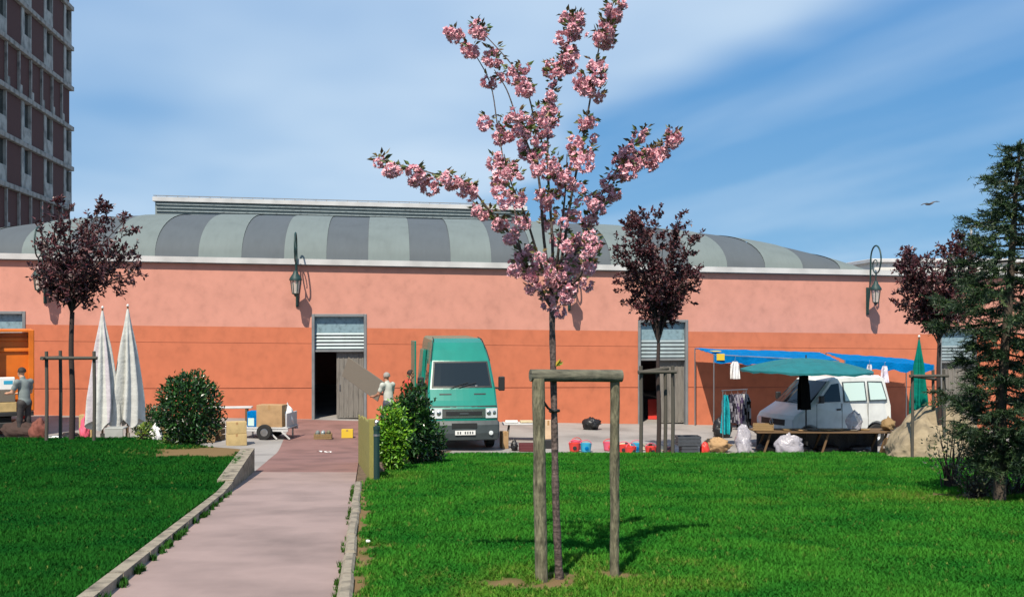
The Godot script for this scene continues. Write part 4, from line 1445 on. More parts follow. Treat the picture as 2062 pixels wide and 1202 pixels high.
func green_van() -> void:
	var d := 25.55
	var pos := Vector3(px(934, d), plaza_y(px(934, d)), -d)
	var turn := 0.15
	pos -= Basis(Vector3.UP, turn) * Vector3(0, 0, 2.6)
	pos.y = plaza_y(pos.x) - 0.02
	var t := thing("green_van", "teal green high roofed delivery van parked facing the lawn", "van", pos, turn)
	var wf := func(y: float) -> float:
		if y < 1.5: return 0.85
		if y < 2.2: return lerpf(0.85, 0.76, (y - 1.5) / 0.7)
		return lerpf(0.76, 0.645, clampf((y - 2.2) / 0.55, 0, 1))
	var prof := [Vector2(2.46, 0.34), Vector2(2.55, 0.38), Vector2(2.56, 0.74), Vector2(2.56, 1.02), Vector2(2.50, 1.10), Vector2(2.36, 1.24), Vector2(2.14, 1.50), Vector2(1.72, 2.20), Vector2(1.45, 2.46), Vector2(1.2, 2.64), Vector2(0.85, 2.74), Vector2(-2.45, 2.76), Vector2(-2.58, 2.6), Vector2(-2.6, 0.36)]
	prof.append_array(arch(-1.35, 0.42, 0.36)); prof.append_array(arch(1.72, 0.42, 0.36))
	var mb := MB.new()
	loft(mb, PackedVector2Array(prof), wf, 0.05, 0.10)
	part(t, "body", mb, M.teal_paint)
	var zm := 2.56
	mb = MB.new()
	front_patch(mb, Vector2(2.12, 1.535), Vector2(1.735, 2.175), wf, -0.90, 0.90, 0.006, 0.10, zm)
	var ws := part(t, "windscreen", mb, M.black_plastic)
	mb = MB.new()
	front_patch(mb, Vector2(2.095, 1.575), Vector2(1.755, 2.14), wf, -0.85, 0.85, 0.010, 0.10, zm)
	part(ws, "pane", mb, M.car_glass)
	mb = MB.new() # pale papers lying behind the glass foot
	for k in 3:
		mb.box(Vector3(-0.05 + 0.22 * k, 1.585, 2.135), Vector3(0.15, 0.012, 0.05), Basis(Vector3.UP, 0.3 * k))
	part(ws, "paper", mb, M.plate_white)
	for sx in [-1.0, 1.0]:
		mb = MB.new()
		mb.tube([Vector3(0.1 * sx - 0.2, 1.54, 2.24), Vector3(0.1 * sx + 0.25, 1.66, 2.16)], [0.009, 0.007], 5)
		part(ws, "wiper", mb, M.rubber)
	for sx in [-1.0, 1.0]: # dark gutters on the raised roof front
		mb = MB.new()
		mb.tube([Vector3(sx * 0.745, 2.2, 1.74), Vector3(sx * 0.70, 2.45, 1.46), Vector3(sx * 0.63, 2.72, 1.0), Vector3(sx * 0.60, 2.765, 0.4)], [0.013, 0.013, 0.013, 0.012], 5)
		part(t, "roof_gutter", mb, M.rubber)
	for sx in [-1.0, 1.0]: # bonnet vents
		mb = MB.new()
		front_patch(mb, Vector2(2.25, 1.372), Vector2(2.225, 1.40), wf, 0.33 * sx if sx > 0 else -0.68, 0.68 if sx > 0 else -0.33, 0.004, 0.10, zm)
		part(t, "vent", mb, M.black_plastic)
	mb = MB.new()
	front_patch(mb, Vector2(2.505, 1.085), Vector2(2.485, 1.115), wf, -0.97, 0.97, 0.004, 0.10, zm)
	part(t, "bonnet_seam", mb, M.rubber)
	mb = MB.new()
	front_patch(mb, Vector2(2.56, 0.83), Vector2(2.56, 1.05), wf, -0.62, 0.62, 0.012, 0.10, zm)
	var gr := part(t, "grille", mb, M.chrome)
	mb = MB.new()
	front_patch(mb, Vector2(2.56, 0.89), Vector2(2.56, 0.99), wf, -0.52, 0.52, 0.02, 0.10, zm)
	part(gr, "grille_slot", mb, M.black_plastic)
	mb = MB.new()
	front_patch(mb, Vector2(2.56, 0.92), Vector2(2.56, 0.955), wf, -0.13, 0.13, 0.026, 0.10, zm)
	part(gr, "badge", mb, M.grey_plastic)
	for sx in [-1.0, 1.0]:
		mb = MB.new()
		front_patch(mb, Vector2(2.56, 0.82), Vector2(2.56, 1.06), wf, 0.63 if sx > 0 else -0.97, 0.97 if sx > 0 else -0.63, 0.016, 0.10, zm)
		var hl := part(t, "headlight", mb, M.headlamp)
		for k in 2:
			mb = MB.new()
			mb.lathe([Vector2(0.0, 0.012), Vector2(0.05, 0.008), Vector2(0.062, 0.0)], 12, Transform3D(Basis(Vector3.RIGHT, PI / 2.0), Vector3(sx * (0.61 + 0.13 * k), 0.94, 2.628 - 0.033 * k)))
			part(hl, "reflector", mb, M.chrome)
	mb = MB.new()
	var bp := PackedVector2Array([Vector2(2.45, 0.26), Vector2(2.62, 0.30), Vector2(2.66, 0.46), Vector2(2.66, 0.66), Vector2(2.60, 0.76), Vector2(2.30, 0.76), Vector2(2.20, 0.5), Vector2(2.25, 0.28)])
	loft(mb, bp, func(_y): return 0.875, 0.04, 0.08)
	var bu := part(t, "bumper", mb, M.grey_plastic)
	mb = MB.new()
	mb.box(Vector3(0, 0.645, 2.735), Vector3(0.62, 0.13, 0.02), Basis(), 0.006)
	part(bu, "air_slot", mb, M.black_plastic)
	mb = MB.new()
	mb.box(Vector3(0.02, 0.475, 2.745), Vector3(0.50, 0.11, 0.014), Basis(), 0.004)
	var pl := part(bu, "number_plate", mb, M.plate_white)
	mb = MB.new()
	for k in 7:
		if k == 2: continue
		mb.box(Vector3(-0.16 + 0.06 * k, 0.475, 2.7535), Vector3(0.03, 0.06, 0.003))
	part(pl, "plate_marks", mb, M.grey_plastic)
	for sx in [-1.0, 1.0]:
		mb = MB.new()
		mb.lathe([Vector2(0.0, 0.01), Vector2(0.05, 0.006), Vector2(0.055, 0.0)], 12, Transform3D(Basis(Vector3.RIGHT, PI / 2.0), Vector3(sx * 0.66, 0.46, 2.70)))
		part(bu, "fog_lamp", mb, M.headlamp)
	for sx in [-1.0, 1.0]:
		mb = MB.new()
		mb.tube([Vector3(sx * 0.82, 1.52, 1.98), Vector3(sx * 0.98, 1.50, 1.98)], [0.025, 0.025], 6)
		mb.box(Vector3(sx * 1.02, 1.62, 1.98), Vector3(0.16, 0.36, 0.09), Basis(), 0.035)
		part(t, "mirror", mb, M.black_plastic)
	for sx in [-1.0, 1.0]:
		mb = MB.new()
		side_patch(mb, [Vector2(1.95, 1.55), Vector2(1.62, 2.1), Vector2(0.85, 2.1), Vector2(0.85, 1.55)], wf, 0.004, sx)
		part(t, "side_window", mb, M.car_glass)
		mb = MB.new()
		side_patch(mb, [Vector2(0.80, 0.45), Vector2(0.82, 0.45), Vector2(0.82, 2.2), Vector2(0.80, 2.2)], wf, 0.003, sx)
		part(t, "door_seam", mb, M.rubber)
	mb = MB.new()
	side_patch(mb, [Vector2(-0.6, 0.45), Vector2(-0.6, 2.4), Vector2(-1.9, 2.4), Vector2(-1.9, 0.45)], wf, 0.07, -1.0)
	part(t, "sliding_door", mb, M.teal_paint)
	mb = MB.new()
	mb.box(Vector3(-0.92, 1.5, -2.95), Vector3(0.05, 2.2, 0.62), Basis(Vector3.UP, 0.12), 0.02)
	part(t, "rear_door", mb, M.teal_paint)
	for sx in [-1.0, 1.0]:
		wheel(t, Vector3(sx * 0.74, 0.345, 1.72), 0.345, 0.21, sx)
		wheel(t, Vector3(sx * 0.74, 0.345, -1.35), 0.345, 0.21, sx)

func white_van() -> void:
	var d := 29.2
	var turn := -1.14
	var c := px(1660, d)
	var t := thing("white_van", "white passenger van with pale side windows parked behind the low table", "van", Vector3(c, plaza_y(c) - 0.02, -d), turn)
	var wf := func(y: float) -> float: return 0.79 if y < 1.2 else lerpf(0.79, 0.66, clampf((y - 1.2) / 0.75, 0, 1))
	var prof := [Vector2(1.66, 0.30), Vector2(1.75, 0.36), Vector2(1.77, 0.56), Vector2(1.73, 0.62), Vector2(1.71, 0.84), Vector2(1.64, 0.94), Vector2(1.12, 1.20), Vector2(0.42, 1.84), Vector2(0.22, 1.93), Vector2(-0.2, 1.965), Vector2(-1.42, 1.95), Vector2(-1.60, 1.86), Vector2(-1.74, 1.1), Vector2(-1.76, 0.6), Vector2(-1.70, 0.32)]
	prof.append_array(arch(-1.18, 0.36, 0.32)); prof.append_array(arch(1.20, 0.36, 0.32))
	var mb := MB.new()
	loft(mb, PackedVector2Array(prof), wf, 0.05, 0.10)
	part(t, "body", mb, M.van_white)
	mb = MB.new()
	front_patch(mb, Vector2(1.10, 1.225), Vector2(0.45, 1.82), wf, -0.9, 0.9, 0.006, 0.10, 1.77)
	var ws := part(t, "windscreen", mb, M.car_glass)
	mb = MB.new()
	mb.tube([Vector3(-0.1, 1.24, 1.20), Vector3(0.4, 1.38, 1.03)], [0.008, 0.007], 5)
	part(ws, "wiper", mb, M.rubber)
	mb = MB.new()
	front_patch(mb, Vector2(1.72, 0.66), Vector2(1.71, 0.82), wf, -0.62, 0.62, 0.006, 0.10, 1.77)
	var gr := part(t, "grille", mb, M.black_plastic)
	mb = MB.new() # round emblem: a ring with two nested chevrons
	var ring := []
	var rr := []
	var ec := Vector3(0, 0.74, 1.83)
	for k in 17:
		var a := TAU * k / 16.0
		ring.append(ec + Vector3(cos(a) * 0.07, sin(a) * 0.07, 0)); rr.append(0.008)
	mb.tube(ring, rr, 5, false)
	mb.tube([ec + Vector3(-0.03, 0.06, 0), ec + Vector3(0, 0.0, 0), ec + Vector3(0.03, 0.06, 0)], [0.006, 0.006, 0.006], 5)
	mb.tube([ec + Vector3(-0.06, 0.02, 0), ec + Vector3(-0.03, -0.06, 0), ec + Vector3(0, 0.0, 0), ec + Vector3(0.03, -0.06, 0), ec + Vector3(0.06, 0.02, 0)], [0.006, 0.006, 0.006, 0.006, 0.006], 5)
	part(gr, "emblem", mb, M.chrome)
	for sx in [-1.0, 1.0]:
		mb = MB.new()
		front_patch(mb, Vector2(1.72, 0.65), Vector2(1.71, 0.83), wf, 0.64 if sx > 0 else -0.95, 0.95 if sx > 0 else -0.64, 0.008, 0.10, 1.77)
		part(t, "headlight", mb, M.headlamp)
		mb = MB.new()
		mb.tube([Vector3(sx * 0.77, 1.26, 0.85), Vector3(sx * 0.88, 1.30, 0.87)], [0.02, 0.02], 6)
		mb.box(Vector3(sx * 0.90, 1.36, 0.87), Vector3(0.09, 0.2, 0.16), Basis(), 0.03)
		part(t, "mirror", mb, M.black_plastic)
	mb = MB.new()
	loft(mb, PackedVector2Array([Vector2(1.62, 0.28), Vector2(1.80, 0.34), Vector2(1.82, 0.54), Vector2(1.74, 0.58), Vector2(1.58, 0.58)]), func(_y): return 0.80, 0.03, 0.10)
	part(t, "bumper", mb, M.grey_plastic)
	for sx in [-1.0, 1.0]:
		var wins := [["front_window", [Vector2(0.86, 1.27), Vector2(0.36, 1.74), Vector2(0.10, 1.77), Vector2(0.10, 1.27)], M.car_glass],
			["rubber_seal", [Vector2(-0.02, 1.25), Vector2(-0.02, 1.80), Vector2(-0.84, 1.80), Vector2(-0.84, 1.25)], M.grey_plastic],
			["rubber_seal", [Vector2(-0.92, 1.25), Vector2(-0.92, 1.80), Vector2(-1.46, 1.78), Vector2(-1.58, 1.25)], M.grey_plastic]]
		for w in wins:
			mb = MB.new()
			side_patch(mb, w[1], wf, 0.005, sx)
			var pn := part(t, w[0], mb, w[2])
			if w[0] == "rubber_seal":
				mb = MB.new()
				var cc := Vector2.ZERO
				for q in w[1]: cc += q / 4.0
				var inner := []
				for q in w[1]: inner.append(q + (cc - q).normalized() * 0.055)
				side_patch(mb, inner, wf, 0.010, sx)
				part(pn, "side_window", mb, M.pale_blind)
		for zz in [0.05, 0.93, -0.88]:
			mb = MB.new()
			side_patch(mb, [Vector2(zz, 0.42), Vector2(zz + 0.014, 0.42), Vector2(zz + 0.014, 1.22), Vector2(zz, 1.22)], wf, 0.003, sx)
			part(t, "door_seam", mb, M.rubber)
		mb = MB.new()
		mb.box(Vector3(sx * 0.80, 1.06, 0.18), Vector3(0.025, 0.05, 0.14), Basis(), 0.01)
		part(t, "door_handle", mb, M.black_plastic)
		wheel(t, Vector3(sx * 0.69, 0.30, 1.20), 0.30, 0.2, sx)
		wheel(t, Vector3(sx * 0.69, 0.30, -1.18), 0.30, 0.2, sx)

func orange_truck() -> void:
	var d := 26.2
	var xr := px(66, d)
	var y0 := plaza_y(xr)
	var yaw := 0.45
	var t := thing("orange_truck", "bright orange box truck with open back beside the lawn", "truck", Vector3(xr, y0, -d) - Basis(Vector3.UP, yaw) * Vector3(1.05, 0, 0), yaw)
	var top := py(664, d) - y0
	var fl := py(826, d) - y0
	var w := 1.05
	var hl := (top + fl) / 2.0
	var hh := top - fl
	var mb := MB.new()
	for sx in [-1.0, 1.0]:
		mb.box(Vector3(sx * (w - 0.03), hl, -1.6), Vector3(0.06, hh, 3.2), Basis(), 0.01)
	part(t, "side_panel", mb, M.orange_paint)
	mb = MB.new()
	mb.box(Vector3(0, top - 0.03, -1.6), Vector3(2 * w - 0.12, 0.06, 3.2), Basis(), 0.01)
	part(t, "roof_panel", mb, M.orange_paint)
	mb = MB.new()
	mb.box(Vector3(0, hl, -0.30), Vector3(2 * w - 0.12, hh - 0.14, 0.05))
	part(t, "bulkhead", mb, M.orange_paint)
	for k in 2:
		mb = MB.new()
		mb.box(Vector3(0, top - 0.24 - 0.27 * k, -0.25), Vector3(2 * w - 0.14, 0.09, 0.06), Basis(), 0.02)
		part(t, "rib", mb, M.orange_paint)
	mb = MB.new()
	mb.box(Vector3(0, fl - 0.05, -1.4), Vector3(2 * w, 0.1, 3.6), Basis(), 0.01)
	part(t, "load_floor", mb, M.black_plastic)
	for sx in [-1.0, 1.0]:
		mb = MB.new()
		mb.box(Vector3(sx * (w - 0.05), hl, 0.03), Vector3(0.13, hh, 0.07), Basis(), 0.015)
		part(t, "corner_post", mb, M.orange_paint)
	mb = MB.new()
	mb.box(Vector3(0.09, hl, 0.03), Vector3(0.12, hh, 0.06), Basis(), 0.01)
	part(t, "door_post", mb, M.orange_paint)
	mb = MB.new()
	mb.box(Vector3(-0.45, hl, 0.05), Vector3(0.92, hh - 0.05, 0.05), Basis(), 0.01)
	part(t, "rear_door", mb, M.orange_paint)
	mb = MB.new()
	mb.box(Vector3(0, fl - 0.26, -2.0), Vector3(1.1, 0.2, 4.0))
	part(t, "chassis", mb, M.black_plastic)
	mb = MB.new()
	mb.box(Vector3(0, fl - 0.32, 0.36), Vector3(1.9, 0.14, 0.08), Basis(), 0.02)
	part(t, "bumper", mb, M.black_plastic)
	for sx in [-1.0, 1.0]:
		mb = MB.new()
		mb.box(Vector3(sx * 0.8, fl - 0.15, 0.05), Vector3(0.22, 0.09, 0.05), Basis(), 0.01)
		part(t, "tail_lamp", mb, M.toy_red)
	mb = MB.new()
	loft(mb, PackedVector2Array([Vector2(-4.5, 0.45), Vector2(-4.5, 1.1), Vector2(-4.2, 1.9), Vector2(-3.9, 2.0), Vector2(-3.3, 2.0), Vector2(-3.3, 0.45)]), func(_y): return 0.95, 0.04, 0.0)
	part(t, "cab", mb, M.orange_paint)
	for sx in [-1.0, 1.0]:
		wheel(t, Vector3(sx * 0.82, 0.36, -0.75), 0.36, 0.24, sx)
		wheel(t, Vector3(sx * 0.82, 0.36, -3.75), 0.36, 0.24, sx)
	# what is being loaded
	for q in [[26, 770, 0.40, 0.30, "carton", "white printed carton on top of the stack in the orange truck", M.plate_white], [26, 795, 0.42, 0.30, "carton", "grey-green carton in the middle of the truck stack", M.board_grey], [27, 815, 0.44, 0.24, "carton", "pale mixed carton at the bottom of the truck stack", M.cardboard_pale]]:
		var dd := d - 0.17
		var m2 := MB.new()
		m2.box(Vector3(0, 0, 0), Vector3(q[2], q[3], 0.3), Basis(), 0.01)
		var yb: float = y0 + fl + [0.55, 0.245, 0.0][[770, 795, 815].find(q[1])]
		single(q[4], m2, q[6], q[5], "box", t.position + Basis(Vector3.UP, yaw) * Vector3(0.42 + 0.02 * (q[0] - 26), yb - y0 + q[3] / 2.0 + 0.002, 0.2), yaw + 0.05)
	# blue and white print on the upper carton
	var pr := MB.new()
	pr.box(Vector3.ZERO, Vector3(0.2, 0.09, 0.004))
	var host := get_node("carton")
	var po := part(host, "print", pr, M.toy_blue)
	po.position = Vector3(0.05, 0.03, 0.152)

# ---------------------------------------------------------------- the stall
func sheet(t: Node, bl: Vector3, br: Vector3, fl: Vector3, fr: Vector3, base: Vector3, sag: float, m: Material, called: String) -> void:
	var mb := MB.new()
	var nz := noise(97, 1.4, 2)
	for side in 2:
		mb.grid(20, 12, func(u, v):
			var p: Vector3 = bl.lerp(br, u).lerp(fl.lerp(fr, u), v)
			p.y -= sag * 4.0 * u * (1.0 - u) * sin(v * PI * 0.9) + 0.025 * (nz.get_noise_2d(u * 5.0, v * 3.0))
			return p - base - Vector3(0, 0.006 * side, 0))
	# the front edge hangs down in a wavy valance
	mb.grid(40, 3, func(u, v):
		var p: Vector3 = fl.lerp(fr, u)
		p.y -= sag * 4.0 * u * (1.0 - u) * sin(0.9 * PI) + 0.025 * nz.get_noise_2d(u * 5.0, 3.0) + v * (0.24 + 0.035 * sin(u * 31.0) + 0.03 * nz.get_noise_2d(u * 9.0, 7.0))
		p.z += 0.015 + 0.02 * v * sin(u * 23.0)
		return p - base)
	part(t, called, mb, m)

func garment(label: String, p: Vector3, w: float, h: float, c: Color, c2: Color, turn: float, shirt := true) -> void: # a shirt or dress hanging, top at p
	var mb := MB.new()
	var f := func(u: float, v: float, s: float) -> Vector3:
		var hw := w * (0.5 if v > 0.28 else lerpf(0.32, 0.62, v / 0.28) if shirt else 0.42)
		return Vector3((u - 0.5) * 2.0 * hw, -v * h, s * (0.03 + 0.03 * v + 0.02 * sin(u * 17.0 + v * 3.0)))
	for s in [-1.0, 1.0]:
		mb.grid(10, 10, func(u, v): return f.call(u, v, s), func(u, v): return c if fmod(u * 3.0 + v * 2.0, 1.0) < 0.55 else c2)
	var t := thing("hanging_garment", label, "garment", p, turn)
	part(t, "cloth", mb, M.cloth_vc)
	mb = MB.new()
	mb.tube([Vector3(-w * 0.3, -0.02, 0), Vector3(0, 0.05, 0), Vector3(w * 0.3, -0.02, 0)], [0.006, 0.006, 0.006], 5)
	mb.tube([Vector3(0, 0.05, 0), Vector3(0, 0.11, 0), Vector3(0.02, 0.13, 0)], [0.004, 0.004, 0.004], 5)
	part(t, "hanger", mb, M.steel)

func bag(called: String, label: String, p: Vector3, r: Vector3, m: Material, seed_: int, knot := true, cat := "bag", group := "") -> void:
	var n := noise(seed_, 1.3, 3)
	var n2 := noise(seed_ + 1, 4.0, 3)
	var mb := MB.new()
	mb.grid(22, 16, func(u, v):
		var a: float = u * TAU
		var e: float = (v - 0.5) * PI
		var dir := Vector3(cos(a) * cos(e), sin(e), sin(a) * cos(e))
		var k := 1.0 + 0.35 * n.get_noise_3dv(dir) + 0.22 * n2.get_noise_3dv(dir)
		var q := dir * k * r
		if knot and v > 0.72:
			q.x *= lerpf(1.0, 0.3, (v - 0.72) / 0.28); q.z *= lerpf(1.0, 0.3, (v - 0.72) / 0.28); q.y += r.y * 0.5 * (v - 0.72) / 0.28
		q.y = maxf(q.y, -r.y * 0.86)
		return q + Vector3(0, r.y * 0.86, 0), null, true)
	single(called, mb, m, label, cat, p, 0.0, group)

func stall() -> void:
	# two blue awnings side by side against the wall
	var base := on_plaza(1560, 32.0)
	var t := thing("awning", "long blue market awning with a yellow patch at one end", "awning", base)
	var bl := at(1400, 701, 33.4); var br := at(1652, 709, 33.85); var fl := at(1438, 713, 31.6); var fr := at(1690, 726, 32.05)
	sheet(t, bl, br, fl, fr, base, 0.05, M.cloth_blue, "canopy")
	var mb := MB.new()
	for q in [fl, fr, bl, br]:
		mb = MB.new()
		mb.tube([Vector3(q.x, plaza_y(q.x) - 0.05, q.z) - base, q - base], [0.02, 0.02], 8)
		part(t, "pole", mb, M.steel)
	mb = MB.new()
	mb.tube([fl - base + Vector3(0, -0.02, 0), fr - base + Vector3(0, -0.02, 0)], [0.018, 0.018], 8)
	mb.tube([bl - base + Vector3(0, -0.02, 0), br - base + Vector3(0, -0.02, 0)], [0.018, 0.018], 8)
	part(t, "frame", mb, M.steel)
	mb = MB.new()
	mb.box(fl.lerp(fr, 0.0) - base + Vector3(-0.06, 0.055, 0.5) * 0.0 + bl.lerp(fl, 0.72) - fl + Vector3(0.22, 0.035, 0), Vector3(0.26, 0.02, 0.5), Basis(), 0.005)
	mb.box(fl - base + Vector3(0.2, -0.09, 0.035), Vector3(0.24, 0.2, 0.02), Basis(), 0.005)
	part(t, "yellow_patch", mb, M.yellow)
	base = on_plaza(1780, 32.3)
	t = thing("awning", "shorter sagging blue awning behind the white van roof", "awning", base)
	bl = at(1664, 710, 33.8); br = at(1826, 722, 34.0); fl = at(1702, 725, 32.0); fr = at(1882, 735, 32.3)
	sheet(t, bl, br, fl, fr, base, 0.02, M.cloth_blue, "canopy")
	for q in [fl, fr, bl, br]:
		mb = MB.new()
		mb.tube([Vector3(q.x, plaza_y(q.x) - 0.05, q.z) - base, q - base], [0.02, 0.02], 8)
		part(t, "pole", mb, M.steel)
	# open teal parasol in front of the van
	var d := 27.1
	base = on_plaza(1624, d)
	t = thing("open_parasol", "wide open teal parasol in front of the white van", "parasol", base)
	var top := py(721, d) - base.y
	var rim := 1.955 - base.y
	var R := 1.72
	var rr := func(u: float) -> float: return R * (0.955 + 0.045 * absf(fmod(u * 8.0, 1.0) - 0.5) * 2.0)
	var dip := func(u: float) -> float: return 0.035 * (1.0 - absf(fmod(u * 8.0, 1.0) - 0.5) * 2.0)
	mb = MB.new()
	for side in 2:
		mb.grid(64, 10, func(u, v):
			var a: float = u * TAU
			return Vector3(cos(a) * rr.call(u) * v, lerpf(top, rim, pow(v, 1.8)) - v * dip.call(u) - side * 0.006 - 0.03 * cos(a) * v, sin(a) * rr.call(u) * v))
	mb.grid(64, 2, func(u, v):
		var a: float = u * TAU
		return Vector3(cos(a) * rr.call(u), rim - dip.call(u) - v * (0.055 + 0.015 * sin(u * 120.0)) - 0.03 * cos(a), sin(a) * rr.call(u)))
	part(t, "canopy", mb, M.cloth_teal)
	mb = MB.new()
	mb.tube([Vector3(0, -0.02, 0), Vector3(0, top + 0.08, 0)], [0.022, 0.018], 8)
	part(t, "pole", mb, M.black_plastic)
	for k in 8:
		mb = MB.new()
		var a := TAU * k / 8.0
		mb.tube([Vector3(0, top - 0.05, 0), Vector3(cos(a) * R * 0.96, rim - 0.03 - 0.03 * cos(a), sin(a) * R * 0.96)], [0.010, 0.008], 5)
		part(t, "rib", mb, M.steel)
	mb = MB.new()
	mb.lathe([Vector2(0.0, 0.0), Vector2(0.26, 0.0), Vector2(0.26, 0.06), Vector2(0.06, 0.12), Vector2(0.05, 0.3), Vector2(0.0, 0.3)], 16)
	part(t, "foot", mb, M.concrete)
	# hanging clothes
	garment("white shirt hanging from the blue awning corner", at(1481, 728, 31.4), 0.26, 0.52, Color(0.78, 0.77, 0.77), Color(0.74, 0.73, 0.74), 0.4)
	garment("white top hanging above the van beside the teal parasol tip", at(1752, 734, 31.7), 0.18, 0.42, Color(0.75, 0.75, 0.8), Color(0.66, 0.66, 0.75), 0.9)
	garment("pale lilac dress hanging at the end of the van", at(1783, 737, 31.7), 0.2, 0.5, Color(0.74, 0.70, 0.78), Color(0.6, 0.56, 0.7), 0.5)
	garment("black coat hanging under the open teal parasol", at(1620, 755, 26.95), 0.34, 0.9, Color(0.008, 0.008, 0.009), Color(0.008, 0.008, 0.009), 0.5, false)
	# clothes rail
	d = 28.4
	base = on_plaza(1480, d)
	t = thing("clothes_rail", "metal clothes rail standing in the shade of the awning", "clothes rail", base, 0.6)
	mb = MB.new()
	for sx in [-0.45, 0.45]:
		mb.tube([Vector3(sx, 0.02, 0), Vector3(sx, 1.5, 0)], [0.014, 0.014], 6)
		mb.tube([Vector3(sx, 0.02, -0.25), Vector3(sx, 0.02, 0.25)], [0.014, 0.014], 6)
	mb.tube([Vector3(-0.5, 1.5, 0), Vector3(0.5, 1.5, 0)], [0.014, 0.014], 6)
	part(t, "rail_frame", mb, M.steel)
	var kinds := [["turquoise dress at the end of the clothes rail", Color(0.02, 0.42, 0.5), Color(0.03, 0.5, 0.56), 1.05], ["dark patterned blouse on the clothes rail", Color(0.05, 0.045, 0.07), Color(0.34, 0.33, 0.4), 0.75], ["grey and violet striped blouse on the clothes rail", Color(0.34, 0.32, 0.38), Color(0.10, 0.07, 0.16), 0.8], ["black and white spotted dress on the clothes rail", Color(0.5, 0.5, 0.52), Color(0.03, 0.03, 0.03), 0.95]]
	for k in 4:
		var q: Vector3 = t.position + Basis(Vector3.UP, 0.6) * Vector3(-0.36 + 0.24 * k, 1.38, 0)
		garment(kinds[k][0], q, 0.42, kinds[k][3], kinds[k][1], kinds[k][2], 0.6 + PI / 2.0 - 0.5 + 0.15 * k)
	bag("refuse_sack", "black sack slumped behind the clothes rail", on_plaza(1455, 30.2), Vector3(0.28, 0.3, 0.25), M.bag_black, 301)
	# low trestle table with goods
	d = 26.9
	base = on_plaza(1655, d)
	t = thing("low_table", "long low brown trestle table in front of the white van", "table", base)
	var th := py(866, d) - base.y
	var L := px(1790, d) - px(1515, d)
	for k in 4:
		mb = MB.new()
		mb.box(Vector3(0, th - 0.02, -0.36 + 0.24 * k), Vector3(L, 0.035, 0.225), Basis(), 0.006)
		part(t, "plank", mb, M.wood_brown)
	for sx in [-0.42, 0.0, 0.42]:
		for sz in [-0.36, 0.36]:
			mb = MB.new()
			mb.bar(Vector3(sx * L - 0.12, -0.02, sz), Vector3(sx * L + 0.1, th - 0.04, sz * 0.8), 0.05, 0.05, 0.006)
			part(t, "leg", mb, M.wood_brown)
	mb = MB.new()
	mb.grid(30, 6, func(u, v): return Vector3((u - 0.5) * L * 0.9, th - 0.045 - v * (th - 0.02), -0.40 + 0.03 * sin(u * 40.0)))
	part(t, "back_cloth", mb, M.bag_black)
	var ty := base.y + th
	# goods
	crate("wooden_crate", "tan wooden crate on the low table end by the van nose", Vector3(px(1538, 26.8), ty + 0.004, -26.8), Vector3(0.52, 0.17, 0.4), M.wood_tan, -0.25)
	bag("plastic_bag", "clear crumpled plastic bag on the table beside van rear wheel", Vector3(px(1722, 26.8), ty + 0.004, -26.8), Vector3(0.2, 0.26, 0.16), M.plastic_bag, 303, false)
	bag("plastic_bag", "big clear plastic bag hanging down from the table front", Vector3(px(1590, 26.2), plaza_y(7) - 0.005, -26.2), Vector3(0.34, 0.30, 0.16), M.plastic_bag, 305, false)
	bag("plastic_bag", "tall clear plastic bag standing by the clothes rail", on_plaza(1498, 26.4), Vector3(0.2, 0.4, 0.16), M.plastic_bag, 307, false)
	bag("brown_bundle", "tied bundle of brown cloth at the table end by the boulder", Vector3(px(1790, 26.8), ty + 0.004, -26.8), Vector3(0.17, 0.15, 0.18), M.wood_tan, 309, true, "bundle")
	for k in 7:
		mb = MB.new()
		mb.box(Vector3(0, 0.02, 0), Vector3(0.22, 0.03, 0.28), Basis(), 0.01)
		single("folded_cloth", mb, [M.wood_tan, M.cardboard, M.board_grey][k % 3], ["folded light tan cloth laid out on the low table", "folded cardboard-brown cloth laid out on the low table", "folded grey-brown cloth laid out on the low table"][k % 3], "cloth", Vector3(px(1585 + 26 * k, 26.85), ty + 0.003, -26.85 + 0.12 * (k % 2)), 0.2 * k, "folded cloths on the low table")
	for k in 4:
		bag("boxed_goods", "dark lumpy bundle stored under the low table", on_plaza(1545 + 62 * k, 27.0), Vector3(0.3, 0.13, 0.2), M.bag_black, 320 + 2 * k, false, "bundle", "bundles stored under the low table")
	# brown roll by the van's rear
	mb = MB.new()
	mb.tube([Vector3(-0.3, 0.14, 0), Vector3(0.35, 0.16, 0.05)], [0.15, 0.13], 12)
	single("carpet_roll", mb, M.cardboard, "rolled tan carpet lying behind the boulder", "carpet", on_plaza(1808, 26.4) + Vector3(0, 0.25, 0), 0.2)
	mb = MB.new()
	mb.box(Vector3(0, 0.125, 0), Vector3(0.7, 0.25, 0.4), Basis(), 0.01)
	single("low_box", mb, M.wood_brown, "low brown box under the carpet roll", "box", on_plaza(1808, 26.4), 0.2)
	# closed green parasol by the boulder
	closed_parasol("closed green parasol standing behind the boulder", on_plaza(1852, 26.0), py(684, 26.0), py(832, 26.0), 0.165, [Color(0.006, 0.17, 0.13)], 0)

